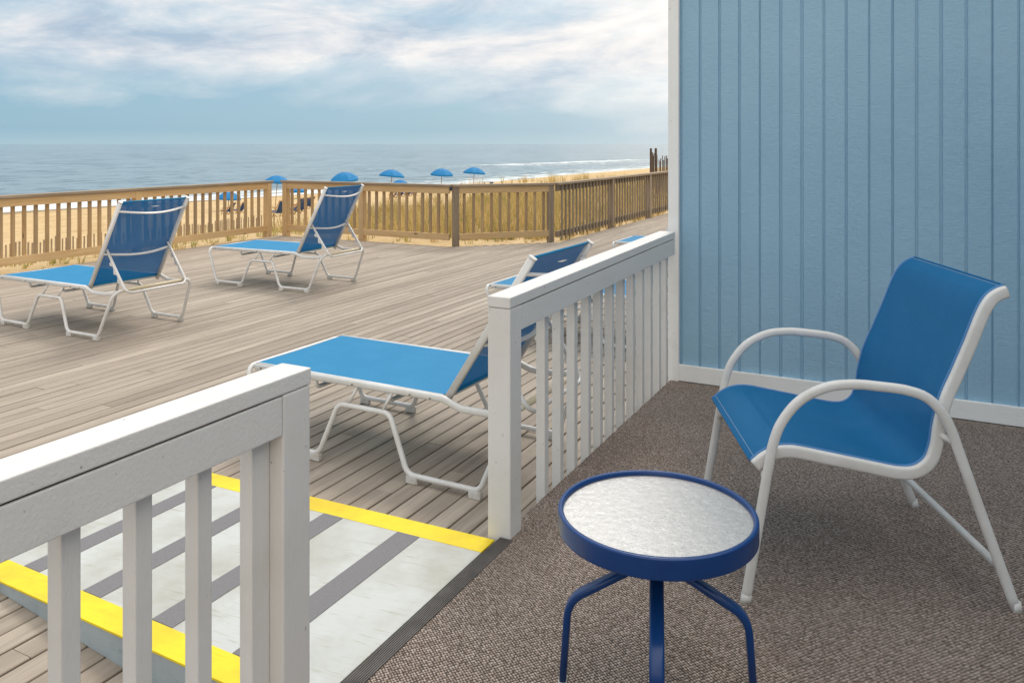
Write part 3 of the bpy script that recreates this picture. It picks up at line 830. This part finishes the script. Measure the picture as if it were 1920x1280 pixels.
    dv = Vector((bot[0] - t0[0], 0, bot[1] - t0[2])); ln = dv.length; dv.normalize(); nv = Vector((dv.z, 0, -dv.x))
    if nv.x > 0: nv = -nv
    for yy in (yi, LW - yi):
        prof = []
        a0, a1 = 0.10, ln - 0.06; n_t = 3
        prof.append((a0, 0.0)); 
        for k_ in range(n_t):
            b0 = a0 + (a1 - a0) * k_ / n_t; w_ = (a1 - a0) / n_t
            prof += [(b0 + w_ * 0.05, 0.034), (b0 + w_ * 0.30, 0.040), (b0 + w_ * 0.38, 0.028), (b0 + w_ * 0.52, 0.018), (b0 + w_ * 0.70, 0.016), (b0 + w_ * 0.86, 0.020)]
        prof.append((a1, 0.0))
        A = []; Bv = []
        for s_, h_ in prof:
            p = Vector((t0[0], yy, t0[2])) + dv * s_ + nv * h_
            A.append((p.x, yy - 0.003, p.z)); Bv.append((p.x, yy + 0.003, p.z))
        n_ = len(A); g = MB(); g.add(A + Bv, [list(range(n_)), list(range(2 * n_ - 1, n_ - 1, -1))] + [(k_, n_ + k_, n_ + (k_ + 1) % n_, (k_ + 1) % n_) for k_ in range(n_)])
        g.build('notched_plate', M_TUBE, sb)
    return root
LG = 'blue and white sun loungers on the deck'
specs = [
    (-7.02, 4.085, -0.012, 62, 'blue sling sun lounger at far left, foot end cut off, in front of pine fence'),
    (-6.93, 6.30, 0.030, 62, 'blue sling sun lounger by the corner of the pine deck fence'),
    (-3.06, 3.02, -0.020, 57, 'nearest sun lounger, blue seat showing between the two white railings'),
    (-3.10, 5.60, 0.0, 60, 'sun lounger mostly hidden behind the white railing, just beyond the nearest lounger'),
    (-3.17, 8.72, 0.0, 60, 'farthest sun lounger, only a foot corner showing above the white railing'),
]
for (lx, ly, rz, an, lab) in specs:
    o = make_lounger(R(an), 1)
    o.location = (lx, ly, DECK + 0.002); o.rotation_euler = (0, 0, rz)
    tag(o, lab, 'sun lounger', LG)

# ------------------------------------------------------------------ patio chair
cs, cc_ = math.sin(YAW), math.cos(YAW)
def camw(r, d): return (-cs * d + cc_ * r, cc_ * d + cs * r)
CW = 0.672
cx0, cy0 = camw(0.690, 2.392)
chair = empty('patio_chair', (cx0, cy0, 0.004), YAW - R(3.2))
tag(chair, 'patio chair with blue sling seat and white tube arms on brown carpet', 'patio chair')
arm = [(0, 0.0), (0.034, 0.20), (0.068, 0.40), (0.083, 0.475), (0.108, 0.537), (0.160, 0.600), (0.236, 0.640), (0.314, 0.650), (0.39, 0.645), (0.472, 0.634), (0.533, 0.608), (0.583, 0.545), (0.625, 0.43), (0.701, 0.215), (0.778, 0.0)]
seatp = [(0.036, 0.392), (0.066, 0.417), (0.100, 0.433), (0.150, 0.437), (0.24, 0.421), (0.36, 0.398), (0.455, 0.381), (0.510, 0.386), (0.548, 0.416), (0.566, 0.465), (0.575, 0.525), (0.594, 0.60), (0.626, 0.675), (0.665, 0.768), (0.697, 0.850), (0.720, 0.892), (0.744, 0.912), (0.768, 0.921)]
for s_ in (0, 1):
    yy = 0.0 if s_ == 0 else CW
    g = MB(); sweep(g, crom([(a, yy, c) for a, c in arm], 5), rrect(0.023, 0.0295, 0.011), lateral=(0, 1, 0)); al = g.build('arm_leg_tube', M_TUBE, chair)
    for fx in (0.0, 0.778):
        sgn = 1 if fx == 0 else -1
        g = MB(); sweep(g, [(fx - 0.0008 * sgn, yy, -0.003), (fx + 0.005 * sgn, yy, 0.026)], rrect(0.0245, 0.031, 0.0112), lateral=(0, 1, 0)); g.build('foot_cap', M_PAD, al)
    ys_ = 0.034 if s_ == 0 else CW - 0.034
    g = MB(); sweep(g, crom([(a, ys_, c) for a, c in seatp], 5), rrect(0.023, 0.0365, 0.008), lateral=(0, 1, 0)); g.build('sling_rail', M_TUBE, chair)
    # bracket joining rail and legs
    g = MB(); y1_ = yy
    sweep(g, fillet([(0.060, y1_, 0.352), (0.062, ys_ , 0.372), (0.075, ys_, 0.405)], 0.02), circ(0.0095, 10)); g.build('bracket', M_TUBE, chair)
    g = MB(); sweep(g, [(0.60, yy, 0.485), (0.572, ys_, 0.500)], circ(0.009, 10)); g.build('bracket', M_TUBE, chair)
g = MB(); sweep(g, fillet([(0.058, 0.004, 0.325), (0.075, 0.045, 0.368), (0.075, CW - 0.045, 0.368), (0.058, CW - 0.004, 0.325)], 0.03), circ(0.0115, 12)); g.build('front_stretcher', M_TUBE, chair)
g = MB(); sweep(g, fillet([(0.722, 0.004, 0.150), (0.738, 0.030, 0.118), (0.738, CW - 0.030, 0.118), (0.722, CW - 0.004, 0.150)], 0.03), rrect(0.022, 0.022, 0.009)); g.build('rear_stretcher', M_TUBE, chair)
# sling
cur = crom([(a, 0, c) for a, c in seatp], 5); n_ = len(cur); nyy = 18; vs = []; fs = []
acc = [0.0]
for i in range(1, n_): acc.append(acc[-1] + (cur[i] - cur[i - 1]).length)
tot = acc[-1]
for i, p in enumerate(cur):
    a = cur[max(0, i - 1)]; c = cur[min(n_ - 1, i + 1)]; t = (c - a).normalized(); nrm = Vector((-t.z, 0, t.x))   # towards the sitter
    s_ = acc[i]
    for j in range(nyy + 1):
        v_ = j / nyy; y_ = 0.041 + (CW - 0.082) * v_
        cross = 1 - (2 * v_ - 1) ** 2
        off = 0.0188 - 0.023 * min(1, cross * 1.3) * math.sin(math.pi * min(1, s_ / tot * 1.02))
        # the sling bridges the concave bend between seat and back a little
        off += 0.022 * cross * math.exp(-((s_ - 0.56) / 0.10) ** 2)
        off += 0.0065 * math.exp(-((s_ - 0.098) / 0.008) ** 2) * min(1, cross * 3)
        off -= 0.003 * math.exp(-((s_ - 0.118) / 0.012) ** 2) * min(1, cross * 3)
        q = p + nrm * off; vs.append((q.x, y_, q.z))
for i in range(n_ - 1):
    for j in range(nyy):
        a = i * (nyy + 1) + j; fs.append((a, a + 1, a + nyy + 2, a + nyy + 1))
g = MB(); g.add(vs, fs, True); sl_o = g.build('sling_seat', M_CHAIRS, chair)
def row(i): return [vs[i * (nyy + 1) + j] for j in range(nyy + 1)]
def colm(j): return [vs[i * (nyy + 1) + j] for i in range(n_)]
for k_ in (0, n_ - 1):
    g = MB(); sweep(g, row(k_), circ(0.0035, 8)); g.build('hem', MATS['blue_chair_sling'], sl_o)
for j in (0, nyy):
    g = MB(); sweep(g, [(x_, y_, z_) for x_, y_, z_ in colm(j)], circ(0.0042, 8)); g.build('edge_piping', M_PIPE, sl_o)
for k_ in (2, n_ - 3):
    g = MB(); sweep(g, [(x_, y_, z_ + 0.0006) for x_, y_, z_ in row(k_)], circ(0.0007, 4)); g.build('stitching', M_THREAD, sl_o)

# ------------------------------------------------------------------ side table
tx, ty = camw(0.357, 1.995)
table = empty('side_table', (tx, ty, 0.004), YAW + R(-10))
tag(table, 'round side table with blue metal frame and frosted glass top', 'side table')
ZT = 0.456; RR = 0.243
g = MB()
prof = [(RR - 0.0135, ZT - 0.0085), (RR - 0.0130, ZT - 0.003), (RR - 0.0105, ZT), (RR - 0.0035, ZT), (RR - 0.0028, ZT - 0.0004), (RR - 0.0006, ZT - 0.0022), (RR - 0.0002, ZT - 0.0030), (RR, ZT - 0.0045), (RR, ZT - 0.0065), (RR, ZT - 0.045), (RR - 0.0003, ZT - 0.0475), (RR - 0.0015, ZT - 0.049), (RR - 0.004, ZT - 0.049), (RR - 0.005, ZT - 0.018), (RR - 0.0135, ZT - 0.016), (RR - 0.0135, ZT - 0.0085)]
lathe(g, prof, 96); g.build('rim', M_BLUE, table)
g = MB(); rg = RR - 0.0125
lathe(g, [(0.0001, ZT - 0.0115), (0.06, ZT - 0.0115), (0.12, ZT - 0.0115), (rg, ZT - 0.0115), (rg, ZT - 0.0165), (0.12, ZT - 0.0165), (0.0001, ZT - 0.0165)], 96, smooth=False); g.build('glass_top', M_GLASS, table)
for k_ in range(2):
    g = MB(); a = k_ * math.pi / 2; ca, sa = math.cos(a), math.sin(a)
    sweep(g, [(-ca * (RR - 0.02), -sa * (RR - 0.02), ZT - 0.030 - 0.0021 * k_), (ca * (RR - 0.02), sa * (RR - 0.02), ZT - 0.030 - 0.0021 * k_)], rrect(0.034, 0.014, 0.004), lateral=(-sa, ca, 0)); g.build('cross_bar', M_BLUE, table)
for k_ in range(4):
    a = math.pi / 2 * k_; ca, sa = math.cos(a), math.sin(a)
    pr_ = [(0.008, 0.335), (0.218, 0.212), (0.233, 0.0)]
    path = fillet([(r_ * ca, r_ * sa, z_) for r_, z_ in pr_], 0.075, seg=10)
    g = MB(); sweep(g, path, rrect(0.034, 0.018, 0.0065, 4), lateral=(-sa, ca, 0)); lg = g.build('leg', M_BLUE, table)
    g = MB(); sweep(g, [(0.233 * ca, 0.233 * sa, -0.002), (0.2322 * ca, 0.2322 * sa, 0.012)], rrect(0.037, 0.021, 0.006, 4), lateral=(-sa, ca, 0)); g.build('foot_cap', M_PAD, lg)
g = MB(); lathe(g, [(0.0001, 0.318), (0.022, 0.318), (0.024, 0.323), (0.024, ZT - 0.040), (0.0001, ZT - 0.040)], 24); g.build('hub', M_BLUE, table)

# ------------------------------------------------------------------ pine deck fences
FT = 0.757        # top of the cap
def fence(label, p0, p1, posts, mats, bal_front=False, first=0.07, rail_gap=0.0, grp='wooden fences round the deck'):
    """runs from p0 to p1 in local +x; local -y is the deck side"""
    v = Vector((p1[0] - p0[0], p1[1] - p0[1])); L = v.length; rz = math.atan2(v.y, v.x)
    e = empty('deck_fence', (p0[0], p0[1], DECK), rz); tag(e, label, 'fence', grp)
    H = FT - DECK; mr, mb_, mp_, mc = mats
    g = MB(); g.box(-0.03, L + 0.03, -0.062, 0.075, H - 0.034, H, 0.004); g.build('cap_rail', mc, e)
    if not bal_front:
        g = MB(); g.box(0.0, L, -0.038, -0.001, H - 0.134, H - 0.0355, 0.003); g.build('top_rail', mr, e)
        g = MB(); g.box(0.0, L, -0.038, -0.001, 0.085, 0.178, 0.003); g.build('bottom_rail', mr, e)
        by0, by1 = 0.0, 0.036
    else:
        g = MB(); g.box(0.0, L, 0.001, 0.038, H - 0.134, H - 0.0355, 0.003); g.build('top_rail', mr, e)
        g = MB(); g.box(0.0, L, 0.001, 0.038, 0.06, 0.15, 0.003); g.build('bottom_rail', mr, e)
        by0, by1 = -0.026, 0.0
    for q in posts:
        g = MB(); g.box(q - 0.044, q + 0.044, (-0.052 if bal_front else -0.046), 0.052, -0.35, H - 0.0355, 0.004); g.build('post', mp_, e)
    x_ = first
    while x_ < L - 0.05:
        if all(abs(x_ - q) > 0.065 for q in posts):
            g = MB(); j = random.uniform(-0.003, 0.003)
            g.box(x_ - (0.015 if bal_front else 0.018) + j, x_ + (0.015 if bal_front else 0.018) + j, by0, by1, (0.03 if bal_front else 0.09), H - 0.037, 0.002)
            g.build('baluster', mb_, e)
        x_ += 0.150 if bal_front else 0.1415
    return e
TANM = (M_FRAIL, M_FBAL, M_FPOST, M_GCAP)
fence('long tan pine fence along the sea side at left', (-9.60, 1.0), (-9.60, 10.02), [0.1, 2.45, 4.45, 6.50, 8.97], TANM, first=0.01)
fence('tan pine fence with two bays behind the umbrellas and chaise', (-9.47, 10.21), (-6.270, 10.24), [0.045, 1.60], TANM, first=0.16)
fence('short angled fence bay between two grey weathered posts', (-6.23, 10.28), (-5.15, 11.44), [0.03, 1.555], (M_FRAIL, M_FBAL, M_GBAL, M_GCAP), first=0.17)
GM = (M_GBAL, M_GBAL, M_GBAL, M_GCAP)
fence('grey weathered fence with close balusters running off behind the house corner', (-5.10, 11.52), (-5.10, 24.5), [2.40, 4.65, 7.0, 9.4, 12.9], GM, bal_front=True, first=0.15)

# ------------------------------------------------------------------ picket sand fences
def sand_fence(label, pts_fn, n, w, hgt_fn, mat, wires=True, post_idx=()):
    p0 = pts_fn(0); e = empty('sand_fence', (p0[0], p0[1], terrain(*p0[:2])))
    tag(e, label, 'sand fence', 'picket sand fences on the dune')
    for i in range(n):
        x_, y_ = pts_fn(i); zb = terrain(x_, y_) - 0.15; zt = hgt_fn(i, x_, y_)
        lean = random.uniform(-0.02, 0.02) * (2 if mat is M_DPICK else 1)
        ww = w * random.uniform(0.85, 1.2) * (1.25 if i in post_idx else 1)
        lx_, ly_ = x_ - p0[0], y_ - p0[1]; z0 = terrain(*p0[:2])
        q = pts_fn(i + 1); dv_ = Vector((q[0] - x_, q[1] - y_)).normalized(); nv_ = Vector((-dv_.y, dv_.x)) * 0.005 * (5 if i in post_idx else 1)
        a = dv_ * ww / 2
        def cn(s1, s2, top):
            l = lean if top else 0
            return (lx_ + a.x * s1 + nv_.x * s2 + dv_.x * l, ly_ + a.y * s1 + nv_.y * s2 + dv_.y * l, (zt if top else zb) - z0)
        g = MB(); g.hexa([cn(-1, -1, 0), cn(1, -1, 0), cn(1, 1, 0), cn(-1, 1, 0), cn(-1, -1, 1), cn(1, -1, 1), cn(1, 1, 1), cn(-1, 1, 1)])
        g.build('post' if i in post_idx else 'picket', mat, e)
    return e
sand_fence('row of low grey pickets in sand behind the long pine fence', lambda i: (-20.0 + 0.1 * math.sin(i * 0.13), 10.6 + i * 0.108), 98, 0.040,
           lambda i, x_, y_: -1.09 + 0.10 * noise.noise(Vector((i * 0.15, 0, 0))) + random.uniform(-0.05, 0.05), M_PICK)
rf0 = camw(4.12, 24.0); rf1 = camw(5.4, 25.5)
sand_fence('tall dark uneven pickets on the dune beside the house corner',
           lambda i: (rf0[0] + (rf1[0] - rf0[0]) * i / 30, rf0[1] + (rf1[1] - rf0[1]) * i / 30), 30, 0.036,
           lambda i, x_, y_: (1.23 if i in (0, 5) else 1.02 - 0.008 * i + random.uniform(-0.14, 0.12)), M_DPICK, post_idx=(0, 5))

# ------------------------------------------------------------------ dune grass (uncountable)
def grass(name, spots, bl, hr, seed, cols, label=None):
    rnd = random.Random(seed); v = []; f = []; colr = []
    for (gx, gy, sc) in spots:
        gz = terrain(gx, gy) - 0.02
        wind = rnd.uniform(-0.4, 0.4)
        tint = rnd.random()
        for _ in range(bl):
            a = rnd.uniform(0, 6.283); rr = rnd.uniform(0, 0.10) * sc; bx = gx + rr * math.cos(a); by = gy + rr * math.sin(a)
            h = rnd.uniform(*hr) * sc; le = rnd.uniform(0.08, 0.55) * h; w = rnd.uniform(0.003, 0.006) * (1 + max(0, gy - 14) * 0.03)
            ca, sa = math.cos(a + wind), math.sin(a + wind); pa = rnd.uniform(0, 6.28); wx, wy = math.cos(pa) * w, math.sin(pa) * w
            o = len(v)
            for t, k_ in ((0, 1.0), (0.45, 0.85), (0.8, 0.5)):
                cx_ = bx + ca * le * t * t; cy_ = by + sa * le * t * t; cz = gz + h * (t - 0.12 * t * t * le / h)
                v.append((cx_ - wx * k_, cy_ - wy * k_, cz)); v.append((cx_ + wx * k_, cy_ + wy * k_, cz))
            v.append((bx + ca * le, by + sa * le, gz + h * (1 - 0.15 * le / h)))
            f += [(o, o + 1, o + 3, o + 2), (o + 2, o + 3, o + 5, o + 4), (o + 4, o + 5, o + 6)]
            q = rnd.random() * 0.6 + tint * 0.4
            c0, c1 = (cols[0], cols[1]) if q < 0.62 else (cols[1], cols[2])
            t = rnd.random(); c = [c0[k_] + (c1[k_] - c0[k_]) * t for k_ in range(3)]
            colr += [(*c, 1)] * 3
    me = bpy.data.meshes.new(name); me.from_pydata(v, [], f)
    at = me.attributes.new('col', 'FLOAT_COLOR', 'FACE'); at.data.foreach_set('color', [x_ for c in colr for x_ in c])
    me.materials.append(M_GRASS); o = bpy.data.objects.new(name, me); COL.objects.link(o)
    tag(o, label, 'grass', kind='stuff'); return o
rg_ = random.Random(3); spots = []
while len(spots) < 3300:
    x_ = rg_.uniform(-23, -5.5); y_ = rg_.uniform(10.6, 46)
    if y_ < 10.9 and x_ > -6.5: continue
    if x_ > -6.6 and y_ < 11.8 + (x_ + 6.6) * 1.0: continue
    ratio = -x_ / y_
    if ratio > 1.15: continue
    dens = 1.0 if ratio < 0.80 else max(0.0, 1 - (ratio - 0.80) / 0.22)
    if y_ < 12.0: dens *= 0.25
    if y_ > 34: dens *= 0.30
    cl_ = noise.noise(Vector((x_ * 0.45, y_ * 0.45, 2.0)))
    if rg_.random() > dens * (0.62 + 0.7 * cl_) * (1 if x_ > -18.5 or y_ < 30 else 0.15): continue
    spots.append((x_, y_, rg_.uniform(0.6, 1.25)))
GC = [(0.74, 0.53, 0.22), (0.40, 0.29, 0.10), (0.12, 0.19, 0.04)]
grass('dune_grass', spots, 15, (0.28, 0.72), 11, GC, 'golden and green dune grass growing in the sand behind the fences')
spots = []
while len(spots) < 120:
    x_ = rg_.uniform(-13.5, -9.66); y_ = rg_.uniform(4.5, 11.2)
    if rg_.random() > 1.1 * math.exp((x_ + 9.66) * 0.55): continue
    spots.append((x_, y_, rg_.uniform(0.3, 0.8)))
for _ in range(60): spots.append((rg_.uniform(-8.8, -5.6), rg_.uniform(10.5, 12.5), rg_.uniform(0.3, 0.75)))
spots = [s_ for s_ in spots if not (s_[0] > -9.4 and s_[1] < 10.4) and not (s_[0] > -6.4 and s_[1] < 11.7 + (s_[0] + 6.2) * 1.0)]
grass('low_dune_grass', spots, 12, (0.14, 0.36), 12, [(0.70, 0.52, 0.22), (0.48, 0.42, 0.13), (0.20, 0.28, 0.06)], 'short sparse grass tufts in the sand along the deck edge')

# ------------------------------------------------------------------ beach umbrellas and chairs
UD = 2.05
def make_umbrella():
    root = empty('beach_umbrella')
    g = MB(); nseg = 8; rings = [(0.0, 0.0), (0.25, -0.035), (0.5, -0.13), (0.75, -0.285), (1.0, -0.50)]
    vs = [(0, 0, 0)]; fs = []; sub = 4; nn = nseg * sub
    for ri, (rr, zz) in enumerate(rings[1:]):
        for k_ in range(nn):
            a = 2 * math.pi * k_ / nn; ph = (k_ % sub) / sub; dip = math.sin(math.pi * ph)
            r_ = rr * UD / 2 * (1 - 0.055 * dip)
            vs.append((r_ * math.cos(a), r_ * math.sin(a), zz * 0.95 - 0.02 * dip * rr))
    for k_ in range(nn): fs.append((0, 1 + k_, 1 + (k_ + 1) % nn))
    for ri in range(3):
        for k_ in range(nn):
            a = 1 + ri * nn + k_; b_ = 1 + ri * nn + (k_ + 1) % nn; fs.append((a, a + nn, b_ + nn, b_))
    g.add(vs, fs, False); can = g.build('canopy', M_UMB, root)
    g = MB(); rim = [vs[1 + 3 * nn + k_] for k_ in range(nn)]
    vv = rim + [(p[0], p[1], p[2] - 0.13 - (0.02 if k_ % sub == 0 else 0)) for k_, p in enumerate(rim)]
    g.add(vv, [(k_, (k_ + 1) % nn, nn + (k_ + 1) % nn, nn + k_) for k_ in range(nn) if not (k_ % sub == 0 and False)], False)
    g.build('valance', M_UMB, can)
    for k_ in range(nseg):
        g = MB(); a = 2 * math.pi * k_ / nseg; e_ = (UD / 2 * math.cos(a), UD / 2 * math.sin(a), -0.48); sweep(g, [(0, 0, -0.02), (e_[0] * 0.5, e_[1] * 0.5, -0.14), e_], circ(0.007, 5)); g.build('rib', M_TUBE, root)
    g = MB(); sweep(g, [(0, 0, -3.2), (0, 0, 0.06)], circ(0.028, 10)); g.build('pole', M_VARN, root)
    return root
def fix_at(px, py, width):
    d = UD * 1515.0 / width; r_ = (px - 960) / 1515.0 * d
    x_, y_ = camw(r_, d); return x_, y_, CAM_H - (py - 270) * d / 1515.0
umbs = [(645, 323, 53, 'beach umbrella rising behind the nearer corner bay of the pine fence'),
        (521, 329, 50, 'blue beach umbrella poking above the fence corner post'),
        (736, 318, 46.5, 'blue umbrella with visible pole, third from left along the fence top'),
        (829, 316, 44, 'blue umbrella above the grey fence post, against white surf'),
        (890, 313.5, 42, 'rightmost blue umbrella on the beach, in front of the surf'),
        (750, 337, 30, 'small distant blue umbrella just peeping over the fence cap'),
        (430, 360, 46, 'blue umbrella seen through pine balusters, near two low chairs'),
        (557, 351, 33, 'blue umbrella seen through balusters right of the fence corner'),
        (256, 372, 46, 'blue umbrella mostly hidden behind the left lounger backrest')]
um = None
for i, (px, py, w_, lab) in enumerate(umbs):
    if um is None: um = make_umbrella(); o = um
    else: o = dup(um)
    o.location = fix_at(px, py, w_); o.rotation_euler = (R(random.uniform(-6, 6)), R(random.uniform(-6, 6)), random.uniform(0, 6))
    tag(o, lab, 'beach umbrella', 'blue umbrellas on the beach')
def make_bchair():
    root = empty('beach_chair')
    g = MB()   # seat canvas, local x = facing direction (front +x)
    g.hexa([(-0.20, -0.25, 0.20), (0.28, -0.25, 0.30), (0.28, 0.25, 0.30), (-0.20, 0.25, 0.20), (-0.20, -0.25, 0.225), (0.28, -0.25, 0.325), (0.28, 0.25, 0.325), (-0.20, 0.25, 0.225)])
    g.build('seat', M_NAVY, root)
    g = MB(); g.hexa([(-0.22, -0.25, 0.22), (-0.19, -0.25, 0.22), (-0.19, 0.25, 0.22), (-0.22, 0.25, 0.22), (-0.56, -0.25, 0.84), (-0.53, -0.25, 0.84), (-0.53, 0.25, 0.84), (-0.56, 0.25, 0.84)])
    g.build('backrest', M_NAVY, root)
    for s_ in (-1, 1):
        yy = 0.285 * s_
        g = MB(); sweep(g, [(0.06, yy, 0.0), (-0.58, yy, 0.90)], rrect(0.028, 0.045, 0.006), lateral=(0, 1, 0)); g.build('back_post', M_VARN, root)
        g = MB(); sweep(g, [(0.38, yy * 0.93, 0.345), (-0.42, yy * 0.93, 0.0)], rrect(0.028, 0.045, 0.006), lateral=(0, 1, 0)); g.build('seat_rail', M_VARN, root)
        g = MB(); sweep(g, [(0.25, yy * 1.08, 0.0), (0.20, yy * 1.08, 0.50), (-0.34, yy * 1.08, 0.52)], rrect(0.028, 0.045, 0.006), lateral=(0, 1, 0)); g.build('armrest', M_VARN, root)
    g = MB(); sweep(g, [(-0.57, -0.29, 0.88), (-0.57, 0.29, 0.88)], circ(0.02, 8)); g.build('top_bar', M_VARN, root)
    return root
bch = [(426, 60, 'low beach chair at left under the umbrella seen through the pine balusters'), (447, 60.5, 'low beach chair just right of the leftmost one on the sand'),
       (521, 48, 'beach chair showing in the gap at the fence corner'), (549, 49, 'tall backed beach chair, first right of the fence corner'), (559, 50, 'beach chair tight beside the tall one right of the fence corner'),
       (575, 58, 'beach chair left of the second lounger backrest'),
       (736, 74, 'beach chair on sand below the third umbrella, left of its group'), (748, 75, 'beach chair second in the group below the third umbrella'), (762, 76, 'beach chair third in the group below the third umbrella'), (775, 77, 'beach chair at the right of the group below the third umbrella'),
       (841, 82, 'beach chair top peeping above the fence right of the grey post'), (855, 82, 'beach chair top second right of the grey post'),
       (900, 88, 'beach chair top right of the rightmost umbrella pole'), (915, 88, 'rightmost beach chair top above the fence cap')]
bc = None
for px, d_, lab in bch:
    r_ = (px - 960) / 1515.0 * d_; x_, y_ = camw(r_, d_)
    if bc is None: bc = make_bchair(); o = bc
    else: o = dup(bc)
    o.location = (x_, y_, terrain(x_, y_)); o.rotation_euler = (0, 0, math.pi + random.uniform(-0.35, 0.5))
    if px in (521, 549, 559): o.scale = (1.15, 1.15, 1.15)
    tag(o, lab, 'beach chair', 'navy beach chairs on the sand')
